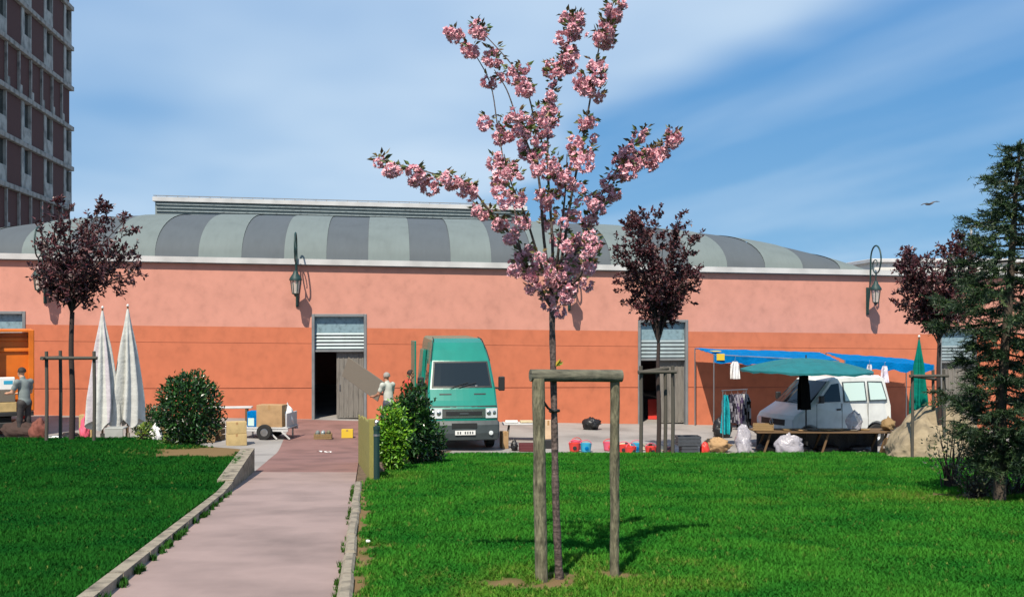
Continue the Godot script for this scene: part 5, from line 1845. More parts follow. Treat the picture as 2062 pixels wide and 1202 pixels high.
func crate(called: String, label: String, p: Vector3, s: Vector3, m: Material, turn: float, cat := "crate", group := "") -> Node3D: # an open slatted crate
	var t := thing(called, label, cat, p, turn, group)
	var rows := 3
	for k in rows:
		var y := s.y * (k + 0.5) / rows
		for sz in [-1.0, 1.0]:
			var mb := MB.new()
			mb.box(Vector3(0, y, sz * (s.z / 2.0 - 0.008)), Vector3(s.x, s.y / rows * 0.82, 0.016), Basis(), 0.003)
			part(t, "slat", mb, m)
		for sx in [-1.0, 1.0]:
			var mb := MB.new()
			mb.box(Vector3(sx * (s.x / 2.0 - 0.008), y, 0), Vector3(0.016, s.y / rows * 0.8, s.z - 0.036), Basis(), 0.003)
			part(t, "slat", mb, m)
	var fm := MB.new()
	fm.box(Vector3(0, 0.012, 0), Vector3(s.x - 0.036, 0.016, s.z - 0.036))
	part(t, "base_board", fm, m)
	return t

func carton(label: String, p: Vector3, s: Vector3, m: Material, turn: float, group := "") -> void: # a taped cardboard box
	var t := thing("cardboard_box", label, "box", p, turn, group)
	var mb := MB.new()
	mb.box(Vector3(0, s.y / 2.0, 0), s, Basis(), 0.006)
	part(t, "carton_body", mb, m)
	mb = MB.new()
	mb.box(Vector3(0, s.y + 0.001, 0), Vector3(s.x * 0.99, 0.003, 0.05))
	mb.box(Vector3(0, s.y * 0.9, s.z / 2.0 + 0.001), Vector3(0.05, s.y * 0.2, 0.003))
	part(t, "tape", mb, M.tape)
	mb = MB.new()
	mb.box(Vector3(0, s.y + 0.004, s.z * 0.25), Vector3(s.x * 0.98, 0.005, s.z * 0.48), Basis(Vector3.RIGHT, 0.015))
	part(t, "flap", mb, m)

func trailer() -> void:
	var d := 27.2
	var base := on_plaza(541, d)
	var t := thing("trailer", "small white flat trailer loaded with boxes near the doorway", "trailer", base, -0.1)
	var dk := py(857, d) - base.y
	var L := px(592, d) - px(492, d)
	var mb := MB.new()
	mb.box(Vector3(0, dk - 0.02, 0), Vector3(L, 0.04, 0.9), Basis(), 0.006)
	part(t, "deck", mb, M.white_trim)
	mb = MB.new()
	for sz in [-0.42, 0.42]:
		mb.box(Vector3(0, dk - 0.08, sz), Vector3(L, 0.06, 0.04), Basis(), 0.006)
	part(t, "side_rail", mb, M.white_trim)
	mb = MB.new()
	mb.box(Vector3(L / 2.0 - 0.05, dk + 0.18, 0), Vector3(0.04, 0.36, 0.86), Basis(), 0.01)
	part(t, "tailboard", mb, M.white_trim)
	for k in 3:
		mb = MB.new()
		mb.bar(Vector3(-0.2 + 0.34 * k, dk - 0.1, 0.44), Vector3(0.02 + 0.34 * k, dk - 0.30, 0.44), 0.04, 0.025, 0.004)
		part(t, "strut", mb, M.white_trim)
	mb = MB.new()
	mb.tube([Vector3(-L / 2.0, dk - 0.08, 0), Vector3(-L / 2.0 - 0.75, dk - 0.02, 0)], [0.03, 0.03], 8)
	part(t, "drawbar", mb, M.steel)
	mb = MB.new()
	mb.box(Vector3(0.05, 0.2, 0), Vector3(0.07, 0.07, 0.9))
	part(t, "axle", mb, M.black_plastic)
	for sz in [-1.0, 1.0]:
		var w := MB.new()
		var xf := Transform3D(Basis(Vector3.RIGHT, PI / 2.0 * sz), Vector3.ZERO)
		w.lathe([Vector2(0.1, -0.07), Vector2(0.185, -0.07), Vector2(0.2, -0.04), Vector2(0.2, 0.04), Vector2(0.185, 0.07), Vector2(0.11, 0.07), Vector2(0.1, 0.04)], 20, xf)
		var ty := part(t, "wheel", w, M.tyre)
		ty.position = Vector3(0.05, 0.2, sz * 0.5)
		w = MB.new()
		w.lathe([Vector2(0.105, 0.045), Vector2(0.08, 0.05), Vector2(0.0, 0.055)], 16, xf)
		part(ty, "rim", w, M.steel)
	for sx in [-0.42, 0.42]:
		mb = MB.new()
		mb.box(Vector3(sx * L, (dk - 0.1) / 2.0, -0.3), Vector3(0.04, dk - 0.1, 0.04))
		part(t, "prop_leg", mb, M.steel)
	var y := base.y + dk + 0.003
	carton("large tan cardboard box on the trailer deck", Vector3(px(547, d - 0.2), y, -d + 0.2), Vector3(0.68, 0.56, 0.45), M.cardboard, -0.1)
	mb = MB.new()
	mb.box(Vector3(0, 0.2, 0), Vector3(0.26, 0.4, 0.35), Basis(), 0.01)
	var o := single("storage_box", mb, M.cloth_blue, "dark blue storage box at the drawbar end of the trailer", "box", Vector3(px(511, d - 0.2), y, -d + 0.2), -0.1)
	mb = MB.new()
	mb.box(Vector3(-0.02, 0.13, 0.177), Vector3(0.16, 0.2, 0.006))
	part(o, "pale_label", mb, M.pale_blind)
	bag("white_sack", "white stuffed sack at the tail of the trailer", Vector3(px(578, d), y, -d), Vector3(0.15, 0.26, 0.22), M.cloth_white, 331)
	carton("upper of two pale boxes stacked beside the trailer", on_plaza(475, 25.6) + Vector3(0, 0.29, 0), Vector3(0.46, 0.28, 0.36), M.cardboard_pale, 0.35, "stacked boxes beside the trailer")
	carton("lower of two pale boxes stacked beside the trailer", on_plaza(475, 25.6), Vector3(0.48, 0.28, 0.38), M.cardboard_pale, 0.32, "stacked boxes beside the trailer")

func closed_parasol(label: String, p: Vector3, top: float, low: float, r: float, cols: Array, ph: int) -> void:
	var t := thing("closed_parasol", label, "parasol", p, 0.3 * ph)
	var h := top - p.y
	var b := low - p.y
	var mb := MB.new()
	mb.grid(96, 24, func(u, v):
		var a: float = u * TAU
		var fold := 1.0 + 0.46 * sin(a * 7.0 + 1.2 * sin(v * 3.0)) * (0.75 + 0.4 * sin(a * 2.0 + ph)) * smoothstep(0.0, 0.35, v)
		var rr: float = (0.02 + r * pow(v, 0.82) * (1.0 - 0.12 * smoothstep(0.75, 1.0, v))) * fold
		return Vector3(cos(a) * rr, lerpf(h, b, v) - 0.12 * sin(a * 4.0 + ph) * smoothstep(0.8, 1.0, v), sin(a) * rr), func(u, _v): return cols[int(u * 16.0) % cols.size()], true)
	part(t, "folded_canopy", mb, M.cloth_vc)
	mb = MB.new()
	mb.tube([Vector3(0, 0.0, 0), Vector3(0, h + 0.07, 0)], [0.025, 0.02], 8)
	part(t, "pole", mb, M.wood_brown)
	mb = MB.new()
	mb.lathe([Vector2(0, 0), Vector2(0.28, 0), Vector2(0.28, 0.07), Vector2(0.06, 0.10), Vector2(0.05, 0.26), Vector2(0, 0.26)], 16)
	part(t, "foot", mb, M.concrete)
	mb = MB.new()
	mb.lathe([Vector2(0, h + 0.05), Vector2(0.03, h + 0.07), Vector2(0.03, h + 0.1), Vector2(0, h + 0.12)], 8)
	part(t, "finial", mb, M.cloth_white)

func parasols() -> void:
	var d := 25.0
	var white := Color(0.56, 0.565, 0.54)
	closed_parasol("closed white parasol with a faint mauve tinge beside the plum stakes", on_plaza(205, d), py(626, d), py(856, d), 0.30, [white, white * 0.97, Color(0.52, 0.48, 0.515), white], 1)
	closed_parasol("closed plain white parasol standing nearer the round bush", on_plaza(256, d + 0.3), py(622, d + 0.3), py(850, d + 0.3), 0.30, [white, white * 0.98, white, white * 0.96], 2)

func fence_and_bollard() -> void:
	# weathered yellow-green boards along the planting bed
	var fx := func(d: float) -> float: return lerpf(px(747, 15.7), px(723, 20.2), (d - 15.7) / 4.5)
	var base := Vector3(fx.call(15.7), slope_y(15.7), -15.7)
	var t := thing("board_fence", "low yellow-green weathered board fence beside the red path", "fence", base)
	var d := 15.7
	while d < 20.2:
		var mb := MB.new()
		var hgt := 0.92 + rng.randf_range(-0.03, 0.03)
		mb.box(Vector3(fx.call(d + 0.15), slope_y(d + 0.15) + hgt / 2.0 - 0.06, -d - 0.15) - base, Vector3(0.03, hgt + 0.08, 0.29), Basis(Vector3.UP, 0.178), 0.006)
		part(t, "board", mb, M.lichen_wood)
		d += 0.31
	for q in [[0.25, 0.25], [0.75, 0.75]]:
		var mb := MB.new()
		mb.bar(Vector3(fx.call(15.7) + 0.035, slope_y(15.7) + q[0], -15.7) - base, Vector3(fx.call(20.2) + 0.035, slope_y(20.2) + q[1], -20.2) - base, 0.07, 0.035)
		part(t, "rail", mb, M.lichen_wood)
	var mb := MB.new()
	mb.box(Vector3(0.03, 0.44, 0.06), Vector3(0.09, 1.0, 0.09), Basis(), 0.01)
	part(t, "end_post", mb, M.lichen_wood)
	# garden bollard
	d = 15.3
	var b := Vector3(px(758, d), 0, -d)
	b.y = lawn_right_y(b.x, d) - 0.03
	t = thing("bollard", "slim dark green bollard with silver cap before the board fence", "bollard", b)
	var hgt := py(856, d) - b.y
	mb = MB.new()
	mb.lathe([Vector2(0.0, -0.05), Vector2(0.055, -0.05), Vector2(0.055, 0.02), Vector2(0.045, 0.03), Vector2(0.045, hgt - 0.08), Vector2(0.05, hgt - 0.07), Vector2(0.05, hgt - 0.02), Vector2(0.0, hgt - 0.01)], 16)
	part(t, "post", mb, M.iron_green)
	mb = MB.new()
	mb.lathe([Vector2(0.02, hgt - 0.01), Vector2(0.03, hgt + 0.02), Vector2(0.034, hgt + 0.05), Vector2(0.02, hgt + 0.075), Vector2(0.0, hgt + 0.08)], 14)
	part(t, "cap", mb, M.chrome)
	mb = MB.new()
	mb.lathe([Vector2(0.0505, hgt - 0.16), Vector2(0.0505, hgt - 0.13)], 16)
	part(t, "band", mb, M.steel)

# ---------------------------------------------------------------- people
func body_mesh(bones: Array, cell: float) -> MB: # bones: [a, b, radius a, radius b, colour]; tapered capsules joined smoothly, meshed as surface nets
	var lo := Vector3(9, 9, 9)
	var hi := -lo
	for b in bones:
		var r := maxf(b[2], b[3]) + 3.0 * cell
		for q in [b[0], b[1]]:
			lo = lo.min(q - Vector3(r, r, r)); hi = hi.max(q + Vector3(r, r, r))
	var nx := int((hi.x - lo.x) / cell) + 2
	var ny := int((hi.y - lo.y) / cell) + 2
	var nz := int((hi.z - lo.z) / cell) + 2
	var f := PackedFloat32Array()
	f.resize(nx * ny * nz); f.fill(1.0)
	var own := PackedByteArray()
	own.resize(nx * ny * nz)
	var best := PackedFloat32Array()
	best.resize(nx * ny * nz); best.fill(9.0)
	for bi in bones.size():
		var b: Array = bones[bi]
		var a: Vector3 = b[0]
		var ab: Vector3 = b[1] - a
		var l2 := maxf(ab.length_squared(), 1e-6)
		var ra: float = b[2]
		var rb: float = b[3]
		var k := minf(0.045, 1.2 * minf(ra, rb))
		var rm := maxf(ra, rb) + 0.06
		var p0 := (a.min(b[1]) - Vector3(rm, rm, rm) - lo) / cell
		var p1 := (a.max(b[1]) + Vector3(rm, rm, rm) - lo) / cell
		for z in range(maxi(0, int(p0.z)), mini(nz, int(p1.z) + 1)):
			for y in range(maxi(0, int(p0.y)), mini(ny, int(p1.y) + 1)):
				for x in range(maxi(0, int(p0.x)), mini(nx, int(p1.x) + 1)):
					var p := lo + Vector3(x, y, z) * cell
					var t := clampf((p - a).dot(ab) / l2, 0.0, 1.0)
					var dd := p.distance_to(a + ab * t) - lerpf(ra, rb, t)
					var i := x + nx * (y + ny * z)
					if dd < best[i]:
						best[i] = dd; own[i] = bi
					var h := maxf(k - absf(dd - f[i]), 0.0) / k
					f[i] = minf(dd, f[i]) - h * h * k * 0.25
	var mb := MB.new()
	var vid := {}
	var step := [1, nx, nx * ny]
	for z in nz - 1:
		for y in ny - 1:
			var row := nx * (y + ny * z)
			for x in nx - 1:
				var i := x + row
				var inside := 0
				for c in 8:
					if f[i + (c & 1) + nx * ((c >> 1) & 1) + nx * ny * (c >> 2)] < 0.0: inside += 1
				if inside == 0 or inside == 8: continue
				var s := Vector3.ZERO
				var n := 0
				for e in [[0, 1], [2, 3], [4, 5], [6, 7], [0, 2], [1, 3], [4, 6], [5, 7], [0, 4], [1, 5], [2, 6], [3, 7]]:
					var ca: int = e[0]
					var cb: int = e[1]
					var fa := f[i + (ca & 1) + nx * ((ca >> 1) & 1) + nx * ny * (ca >> 2)]
					var fb := f[i + (cb & 1) + nx * ((cb >> 1) & 1) + nx * ny * (cb >> 2)]
					if (fa < 0.0) != (fb < 0.0):
						s += Vector3(ca & 1, (ca >> 1) & 1, ca >> 2).lerp(Vector3(cb & 1, (cb >> 1) & 1, cb >> 2), fa / (fa - fb)); n += 1
				vid[i] = lo + (Vector3(x, y, z) + s / n) * cell
	for i in vid:
		var z: int = i / (nx * ny)
		var y: int = (i / nx) % ny
		var x: int = i % nx
		for ax in 3:
			if [x, y, z][(ax + 1) % 3] == 0 or [x, y, z][(ax + 2) % 3] == 0: continue
			var j: int = i + step[ax]
			if (f[i] < 0.0) == (f[j] < 0.0): continue
			var u: int = step[(ax + 1) % 3]
			var w: int = step[(ax + 2) % 3]
			if not (vid.has(i - u) and vid.has(i - w) and vid.has(i - u - w)): continue
			var q := [vid[i], vid[i - u], vid[i - u - w], vid[i - w]]
			var nn := []
			for c in [i, i - u, i - u - w, i - w]:
				nn.append(Vector3(f[c + 1] - f[c], f[c + nx] - f[c], f[c + nx * ny] - f[c]).normalized())
			mb.col = bones[own[i]][4]
			mb.trin(q[0], q[1], q[2], nn[0], nn[1], nn[2])
			mb.trin(q[0], q[2], q[3], nn[0], nn[2], nn[3])
	return mb

func person(label: String, pos: Vector3, turn: float, j: Dictionary, skin: Color, shirt: Color, pants: Color, shoe: Color, hair: Color, sleeve_long: bool) -> void:
	# j holds joints for a figure facing +z: hip, chest, neck, head, knee, ankle, shoulder, elbow, wrist, grip ([+x side, -x side])
	var t := thing("person", label, "person", pos, turn)
	var B := []
	var hip: Vector3 = j.hip
	var chest: Vector3 = j.chest
	var neck: Vector3 = j.neck
	var head: Vector3 = j.head
	B.append([hip, hip.lerp(chest, 0.5), 0.135, 0.125, shirt])
	B.append([hip.lerp(chest, 0.4), chest, 0.125, 0.135, shirt])
	B.append([hip + Vector3(0.06, -0.04, 0), hip + Vector3(-0.06, -0.04, 0), 0.115, 0.115, pants])
	B.append([chest, neck, 0.11, 0.055, shirt])
	B.append([neck, head + Vector3(0, -0.06, 0), 0.052, 0.05, skin])
	B.append([head + Vector3(0, 0.035, -0.012), head + Vector3(0, -0.035, 0.02), 0.088, 0.066, skin])
	B.append([head + Vector3(0, -0.07, 0.04), head + Vector3(0, -0.075, 0.055), 0.04, 0.032, skin])
	B.append([head + Vector3(0, 0.01, 0.085), head + Vector3(0, -0.02, 0.102), 0.012, 0.016, skin])
	for s in 2:
		var sx := 1.0 if s == 0 else -1.0
		B.append([head + Vector3(sx * 0.08, 0.01, -0.005), head + Vector3(sx * 0.085, -0.02, -0.005), 0.018, 0.014, skin])
		var sh: Vector3 = j.shoulder[s]
		var el: Vector3 = j.elbow[s]
		var wr: Vector3 = j.wrist[s]
		var gp: Vector3 = j.grip[s]
		B.append([chest + Vector3(0, 0.05, 0), sh, 0.10, 0.068, shirt])
		B.append([sh, sh.lerp(el, 0.6), 0.066, 0.058, shirt])
		B.append([sh.lerp(el, 0.55), el, 0.05, 0.043, shirt if sleeve_long else skin])
		B.append([el, wr, 0.043, 0.030, shirt if sleeve_long else skin])
		var hd := (gp - wr).normalized()
		var across := hd.cross(Vector3(0, 1, 0.2)).normalized()
		var palm := wr + hd * 0.09
		B.append([wr, palm, 0.028, 0.034, skin])
		for k in 4:
			var off := across * (0.03 - 0.02 * k)
			var kn: Vector3 = palm + off + hd * [0.035, 0.042, 0.04, 0.03][k]
			B.append([palm + off * 0.8, kn, 0.0125, 0.0115, skin])
			B.append([kn, kn + (hd * 0.6 + Vector3(0, -0.8, 0)).normalized() * [0.035, 0.04, 0.038, 0.03][k], 0.0115, 0.010, skin])
		B.append([wr + hd * 0.03, wr + hd * 0.075 + across * 0.05 * sx, 0.015, 0.012, skin])
		var kn2: Vector3 = j.knee[s]
		var an: Vector3 = j.ankle[s]
		var hj := hip + Vector3(sx * 0.09, -0.06, 0)
		B.append([hj, kn2, 0.088, 0.062, pants])
		B.append([kn2, an, 0.062, 0.044, pants])
		B.append([an, an + Vector3(0, -0.05, 0.03), 0.045, 0.042, shoe])
		B.append([an + Vector3(0, -0.055, -0.02), an + Vector3(sx * 0.02, -0.06, 0.16), 0.042, 0.036, shoe])
	part(t, "body", body_mesh(B, 0.0145), M.skin_vc)
	var mb := MB.new()
	mb.col = hair
	var nz := noise(int(head.y * 1000.0), 6.0, 3)
	mb.grid(20, 10, func(u, v):
		var a: float = u * TAU
		var e: float = lerpf(-0.25, PI / 2.0, v)
		var dir := Vector3(cos(a) * cos(e), sin(e), sin(a) * cos(e))
		if dir.z > 0.45 and e < 0.6: dir = Vector3(dir.x, 0.55, 0.42).normalized()
		return head + Vector3(0, 0.03, -0.018) + dir * (0.098 + 0.012 * nz.get_noise_3dv(dir * 3.0)), null, true)
	part(t, "hair", mb, M.skin_vc)
	mb = MB.new()
	mb.col = Color(0.03, 0.02, 0.02)
	for sx in [-1.0, 1.0]:
		mb.lathe([Vector2(0, 0.004), Vector2(0.009, 0.0), Vector2(0.0, -0.004)], 8, Transform3D(Basis(Vector3.RIGHT, PI / 2.0), head + Vector3(sx * 0.032, 0.004, 0.086)))
	mb.box(head + Vector3(0, -0.055, 0.088), Vector3(0.045, 0.006, 0.006))
	part(t, "face_features", mb, M.skin_vc)

func people() -> void:
	var skin := Color(0.46, 0.26, 0.17)
	# the man carrying the board
	var d := 28.4
	person("grey-haired person in pale shirt carrying a long board to the doorway", on_plaza(781, d), -2.25, {"hip": Vector3(0, 0.93, -0.03), "chest": Vector3(0, 1.28, 0.02), "neck": Vector3(0, 1.46, 0.04), "head": Vector3(0, 1.60, 0.07),
		"shoulder": [Vector3(0.19, 1.38, 0.02), Vector3(-0.19, 1.38, 0.02)], "elbow": [Vector3(0.25, 1.14, 0.10), Vector3(-0.25, 1.14, 0.10)], "wrist": [Vector3(0.20, 1.06, 0.33), Vector3(-0.20, 1.10, 0.33)], "grip": [Vector3(0.18, 1.06, 0.5), Vector3(-0.18, 1.10, 0.5)],
		"knee": [Vector3(0.10, 0.50, 0.10), Vector3(-0.10, 0.49, -0.04)], "ankle": [Vector3(0.11, 0.10, 0.12), Vector3(-0.11, 0.10, -0.22)]}, Color(0.36, 0.18, 0.11), Color(0.42, 0.44, 0.40), Color(0.05, 0.055, 0.08), Color(0.03, 0.03, 0.03), Color(0.26, 0.24, 0.22), false)
	# the one beside the van
	d = 29.3
	person("dark-haired person in red top reaching into the green van", on_plaza(818, d), 1.9, {"hip": Vector3(0, 0.95, 0), "chest": Vector3(0, 1.31, 0.05), "neck": Vector3(0, 1.49, 0.09), "head": Vector3(0, 1.63, 0.13),
		"shoulder": [Vector3(0.19, 1.40, 0.05), Vector3(-0.19, 1.40, 0.05)], "elbow": [Vector3(0.24, 1.20, 0.22), Vector3(-0.28, 1.22, -0.10)], "wrist": [Vector3(0.2, 1.25, 0.46), Vector3(-0.3, 1.0, 0.02)], "grip": [Vector3(0.2, 1.28, 0.6), Vector3(-0.3, 0.85, 0.06)],
		"knee": [Vector3(0.10, 0.52, 0.05), Vector3(-0.10, 0.52, 0.02)], "ankle": [Vector3(0.11, 0.10, 0.0), Vector3(-0.11, 0.10, -0.05)]}, Color(0.38, 0.20, 0.13), Color(0.42, 0.05, 0.03), Color(0.03, 0.035, 0.06), Color(0.02, 0.02, 0.02), Color(0.02, 0.014, 0.01), true)
	# the one unloading the truck
	d = 25.2
	person("person in grey shirt and dark trousers standing at the open orange truck", on_plaza(48, d), -2.0, {"hip": Vector3(0, 0.97, 0), "chest": Vector3(0, 1.33, 0.04), "neck": Vector3(0, 1.52, 0.07), "head": Vector3(0, 1.66, 0.11),
		"shoulder": [Vector3(0.19, 1.43, 0.03), Vector3(-0.19, 1.43, 0.03)], "elbow": [Vector3(0.25, 1.19, 0.12), Vector3(-0.25, 1.18, 0.10)], "wrist": [Vector3(0.17, 1.15, 0.36), Vector3(-0.18, 1.13, 0.34)], "grip": [Vector3(0.12, 1.15, 0.5), Vector3(-0.13, 1.13, 0.5)],
		"knee": [Vector3(0.10, 0.52, 0.05), Vector3(-0.10, 0.52, 0.0)], "ankle": [Vector3(0.11, 0.10, 0.02), Vector3(-0.11, 0.10, -0.08)]}, skin, Color(0.16, 0.19, 0.19), Color(0.035, 0.03, 0.03), Color(0.02, 0.02, 0.02), Color(0.03, 0.018, 0.012), false)
	# the board: a grey-brown tabletop tilted down to the carrier's hands
	var a := at(695, 738, 30.0)
	var b := at(767, 789, 28.62)
	var x := (b - a).normalized()
	var n := x.cross(Vector3(0.32, 1, 0.1)).normalized()
	var mb := MB.new()
	mb.box(Vector3.ZERO, Vector3((b - a).length(), 0.58, 0.03), Basis(x, n.cross(x).normalized(), n), 0.006)
	single("board", mb, M.board_grey, "long grey-brown board carried slanting towards the dark doorway", "board", (a + b) / 2.0)

# ---------------------------------------------------------------- things lying about
func toy(kind: int, label: String, p: Vector3, turn: float) -> void: # small plastic ride-on and bucket toys
	var t := thing("toy", label, "toy", p, turn, "plastic toys laid out on the plaza")
	var body: Material = [M.toy_red, M.toy_blue, M.toy_pink][kind % 3]
	var mb := MB.new()
	mb.lathe([Vector2(0, 0), Vector2(0.10, 0.0), Vector2(0.12, 0.03), Vector2(0.145, 0.2), Vector2(0.15, 0.22), Vector2(0.13, 0.22), Vector2(0.11, 0.04), Vector2(0, 0.035)], 18)
	part(t, "tub", mb, body)
	mb = MB.new()
	mb.lathe([Vector2(0, 0.012), Vector2(0.045, 0.008), Vector2(0.05, 0)], 12, Transform3D(Basis(Vector3.RIGHT, PI / 2.0), Vector3(0, 0.11, 0.133)))
	part(t, "round_face", mb, [M.black_plastic, M.cloth_blue, M.toy_red][kind % 3])
	mb = MB.new()
	var pts := []
	var rs := []
	for k in 9:
		var a := PI * k / 8.0
		pts.append(Vector3(cos(a) * 0.145, 0.2 + sin(a) * 0.1, 0)); rs.append(0.009)
	mb.tube(pts, rs, 6)
	part(t, "handle", mb, [M.toy_pink, M.toy_pink, M.toy_red][kind % 3])

func clutter() -> void:
	var mb := MB.new()
	# by the truck and the parasols
	bag("brown_heap", "heap of dark brown blankets on the ground under the truck", on_plaza(45, 25.3), Vector3(0.5, 0.26, 0.3), mat("brown_cloth", Color(0.045, 0.025, 0.02), 0.9, {"norm": "ncloth", "scale": 2.0}), 401, false, "blanket")
	bag("brown_heap", "reddish blanket bundle at the end of the dark heap", on_plaza(76, 25.1), Vector3(0.2, 0.28, 0.2), mat("rust_cloth", Color(0.16, 0.05, 0.035), 0.9, {"norm": "ncloth", "scale": 2.0}), 403, false, "blanket")
	bag("white_sack", "white plastic sack lying behind the plum stakes", on_plaza(112, 24.2), Vector3(0.3, 0.14, 0.2), M.cloth_white, 405, false)
	bag("dark_cloth", "dark blue cloth crumpled beside the white sack", on_plaza(140, 25.6), Vector3(0.25, 0.1, 0.2), M.bag_black, 407, false, "cloth")
	carton("tall tan carton behind the plum stakes", on_plaza(173, 25.8), Vector3(0.3, 0.62, 0.3), M.cardboard_pale, 0.2)
	mb = MB.new()
	var t := thing("folding_table", "small folding table with grey cover under the closed parasols", "table", on_plaza(233, 24.2), 0.1)
	mb.box(Vector3(0, 0.5, 0), Vector3(0.42, 0.03, 0.42), Basis(), 0.008)
	mb.box(Vector3(0, 0.3, 0.205), Vector3(0.40, 0.37, 0.012), Basis(Vector3.RIGHT, 0.06))
	part(t, "cover", mb, M.tower_pale)
	for sx in [-0.18, 0.18]:
		for sz in [-0.18, 0.18]:
			mb = MB.new()
			mb.bar(Vector3(sx * 1.15, 0, sz), Vector3(sx, 0.485, sz), 0.03, 0.03, 0.004)
			part(t, "leg", mb, M.wood_brown)
	bag("pink_toy_bag", "small pink bag hanging low beside the mauve tinged parasol", on_plaza(170, 25.3) + Vector3(0, 0.0, 0), Vector3(0.12, 0.30, 0.12), M.toy_pink, 409)
	crate("fruit_crate", "small wooden crate behind the small yellow-green plant", on_plaza(322, 26.0), Vector3(0.36, 0.34, 0.3), M.wood_tan, 0.3)
	bag("white_sack", "white sack standing beside the low hedge bush", on_plaza(312, 25.4), Vector3(0.16, 0.22, 0.16), M.cloth_white, 411)
	crate("fruit_crate", "orange-brown crate right behind the round bush", on_plaza(420, 26.0), Vector3(0.3, 0.42, 0.3), M.cardboard, 0.2)
	crate("fruit_crate", "dark brown crate between the round bush and stacked boxes", on_plaza(440, 26.4), Vector3(0.22, 0.44, 0.3), M.wood_brown, -0.1)
	# a bench behind the trailer
	t = thing("bench", "low white bench against the orange wall behind the trailer", "bench", on_plaza(460, 29.5), 0.12)
	mb = MB.new()
	mb.box(Vector3(0, 0.55, 0), Vector3(1.3, 0.05, 0.34), Basis(), 0.01)
	part(t, "seat", mb, M.white_trim)
	for sx in [-0.5, 0.5]:
		mb = MB.new()
		mb.box(Vector3(sx, 0.265, 0), Vector3(0.06, 0.53, 0.3), Basis(), 0.01)
		part(t, "leg", mb, M.wood_brown)
	# on the red path
	var q := Vector3(px(650, 27.2), 0, -27.2)
	q.y = path_y(q.x, 27.2)
	var cr := crate("plant_tray", "low tray of small grey-green pots on the red path", q, Vector3(0.46, 0.14, 0.3), M.wood_tan, 0.1, "tray")
	for k in 6:
		mb = MB.new()
		mb.lathe([Vector2(0, 0.018), Vector2(0.04, 0.022), Vector2(0.055, 0.17), Vector2(0.04, 0.2), Vector2(0, 0.22)], 10)
		var o := part(cr, "pot", mb, [M.louvre, M.zinc, M.stake][k % 3])
		o.position = Vector3(-0.14 + 0.14 * (k % 3), 0, -0.06 + 0.12 * (k / 3))
	q = Vector3(px(699, 27.6), 0, -27.6)
	q.y = path_y(q.x, 27.6)
	carton("small yellow cardboard box alone on the red path", q, Vector3(0.30, 0.22, 0.22), M.yellow, 0.1)
	for k in 3:
		mb = MB.new()
		mb.grid(4, 3, func(u, v): return Vector3((u - 0.5) * 0.14, 0.012 + 0.02 * sin(u * 5.0 + k) * v, (v - 0.5) * 0.1))
		var l := Vector3(px(642 + 11 * k, 24.4), 0, -24.4 + 0.1 * k)
		l.y = path_y(l.x, 24.4) + 0.004
		single("paper_scrap", mb, M.plate_white, "white paper scrap lying on the red path", "paper", l, 0.7 * k, "paper scraps on the red path")
	q = Vector3(lawn_right_x(8.7) + 0.12, 0, -8.7)
	q.y = lawn_right_y(q.x, 8.7) + 0.012
	bag("paper_scrap", "crumpled white paper on the worn strip beside the edging", q, Vector3(0.02, 0.014, 0.016), M.plate_white, 430, false, "paper")
	# in front of the wall, right of the green van
	t = thing("trestle_table", "low white topped trestle table right of the green van", "table", on_plaza(1062, 28.2), 0.05)
	for k in 3:
		mb = MB.new()
		mb.box(Vector3(0, 0.46, -0.22 + 0.22 * k), Vector3(1.36, 0.03, 0.2), Basis(), 0.006)
		part(t, "plank", mb, M.white_trim)
	for sx in [-0.55, 0.55]:
		for sz in [-0.22, 0.22]:
			mb = MB.new()
			mb.bar(Vector3(sx, 0, sz * 1.2), Vector3(sx * 0.9, 0.445, sz * 0.8), 0.035, 0.035, 0.005)
			part(t, "leg", mb, M.board_grey)
	var ty := t.position.y + 0.478
	for k in 3:
		mb = MB.new()
		mb.box(Vector3(0, 0.03, 0), Vector3(0.34, 0.055, 0.26), Basis(), 0.01)
		single("folded_linen", mb, [M.plate_white, M.blanket, M.cloth_white][k], ["crisp white folded linen on the trestle table", "cream folded blanket on the trestle table", "soft white folded cloth at the trestle table end"][k], "linen", Vector3(px(1030 + 30 * k, 28.2), ty, -28.2), 0.1 * k)
	carton("narrow brown carton beside the green van wheel", on_plaza(1015, 26.4), Vector3(0.16, 0.42, 0.3), M.cardboard, 0.25)
	crate("bottle_crate", "dark red low crate in front of the trestle table", on_plaza(1062, 25.9), Vector3(0.42, 0.2, 0.3), mat("crate_red", Color(0.10, 0.018, 0.022), 0.6), 0.05)
	bag("dark_shoe_bag", "small black bag beside the dark red crate", on_plaza(1036, 25.9), Vector3(0.09, 0.13, 0.1), M.bag_black, 441)
	carton("cream carton standing behind the cherry guard post", on_plaza(1104, 27.6), Vector3(0.26, 0.62, 0.26), mat("cream_card", Color(0.62, 0.45, 0.30), 0.9, {"tex": "soft", "scale": 1.5}), 0.0)
	mb = MB.new()
	mb.box(Vector3(0, 0.11, 0), Vector3(0.28, 0.22, 0.26), Basis(), 0.012)
	single("black_case", mb, M.black_plastic, "small black case in front of the cream carton", "case", on_plaza(1104, 26.6) + Vector3(0, 0.0, 0), 0.1)
	bag("refuse_sack", "black sack lying on the pavement at the foot of the wall", on_plaza(1191, 31.4), Vector3(0.27, 0.2, 0.2), M.bag_black, 443, false)
	toy(0, "red plastic toy bucket next to the blue one", on_plaza(1157, 26.0), 0.0)
	toy(2, "pink plastic toy bucket stacked behind the red one", on_plaza(1161, 26.5), 0.4)
	toy(1, "blue plastic toy bucket with pink handle", on_plaza(1180, 26.0), 0.1)
	toy(2, "pink toy bucket beside the right guard post", on_plaza(1226, 26.4), 0.2)
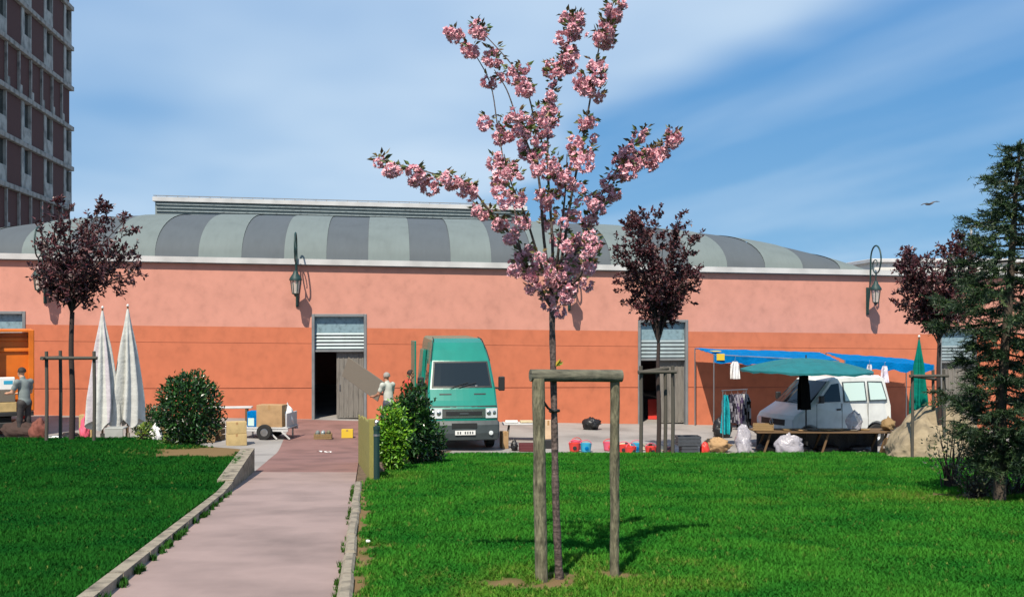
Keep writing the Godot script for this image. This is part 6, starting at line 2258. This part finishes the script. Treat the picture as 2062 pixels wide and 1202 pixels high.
	toy(0, "red toy bucket in front of the cream blanket", on_plaza(1257, 25.9), -0.2)
	toy(0, "tipped red toy bucket close to the cream blanket corner", on_plaza(1270, 25.6), 0.6)
	toy(1, "small blue toy bucket on the blanket edge", on_plaza(1282, 26.3), 0.0)
	toy(0, "red toy bucket alone near the plum stakes", on_plaza(1311, 25.7), 0.3)
	mb = MB.new()
	var bl := on_plaza(1290, 27.3)
	mb.grid(16, 8, func(u, v):
		var x: float = (u - 0.5) * 1.25
		return Vector3(x, plaza_y(bl.x + x) - bl.y + 0.008 + 0.018 * absf(sin(u * 9.0 + v * 4.0)), (v - 0.5) * 1.3))
	single("blanket", mb, M.blanket, "cream blanket spread on the ground before the second doorway", "blanket", bl)
	for k in 3:
		bag("small_figure", ["small black trinket on the cream blanket", "small red trinket on the cream blanket", "small brown trinket on the cream blanket"][k], on_plaza(1262 + 24 * k, 27.2) + Vector3(0, 0.02, 0), Vector3(0.05, 0.06, 0.05), [M.rubber, M.toy_red, M.wood_brown][k], 450 + k, false, "trinket")
	bag("clay_jar", "round dark red jar beside the slate crate", on_plaza(1345, 25.8), Vector3(0.12, 0.12, 0.12), mat("jar_red", Color(0.09, 0.02, 0.02), 0.4), 461, false, "jar")
	var dd := 26.0
	crate("slate_crate", "upper wide slate grey plastic crate of the pair", on_plaza(1386, dd) + Vector3(0, 0.235, 0), Vector3(0.58, 0.25, 0.4), M.crate_slate, 0.05)
	crate("slate_crate", "lower narrow slate crate under the wide one", on_plaza(1387, dd), Vector3(0.42, 0.232, 0.38), M.crate_slate, 0.05)
	bag("red_ornament", "red and dark ornament beside the slate crates", on_plaza(1420, 26.0), Vector3(0.12, 0.17, 0.1), M.toy_red, 463, false, "ornament")
	bag("tan_pile", "pile of tan cloth beside the plastic bag", on_plaza(1445, 26.8), Vector3(0.32, 0.2, 0.25), M.cardboard, 465, false, "cloth")
	mb = MB.new()
	mb.lathe([Vector2(0, 0.0), Vector2(0.07, 0.0), Vector2(0.15, 0.06), Vector2(0.14, 0.06), Vector2(0.06, 0.015), Vector2(0, 0.015)], 18)
	single("white_bowl", mb, M.plate_white, "shallow white bowl on the ground by the red ornament", "bowl", on_plaza(1427, 25.3))
	# inside the second doorway
	mb = MB.new()
	mb.box(Vector3(0, 0.34, 0), Vector3(0.3, 0.68, 0.05), Basis(Vector3.RIGHT, -0.06), 0.01)
	single("red_sheet", mb, M.toy_red, "red sheet of board leaning just inside the second doorway", "board", on_plaza(1314, 35.0) + Vector3(0, 0.02, 0), 0.1)
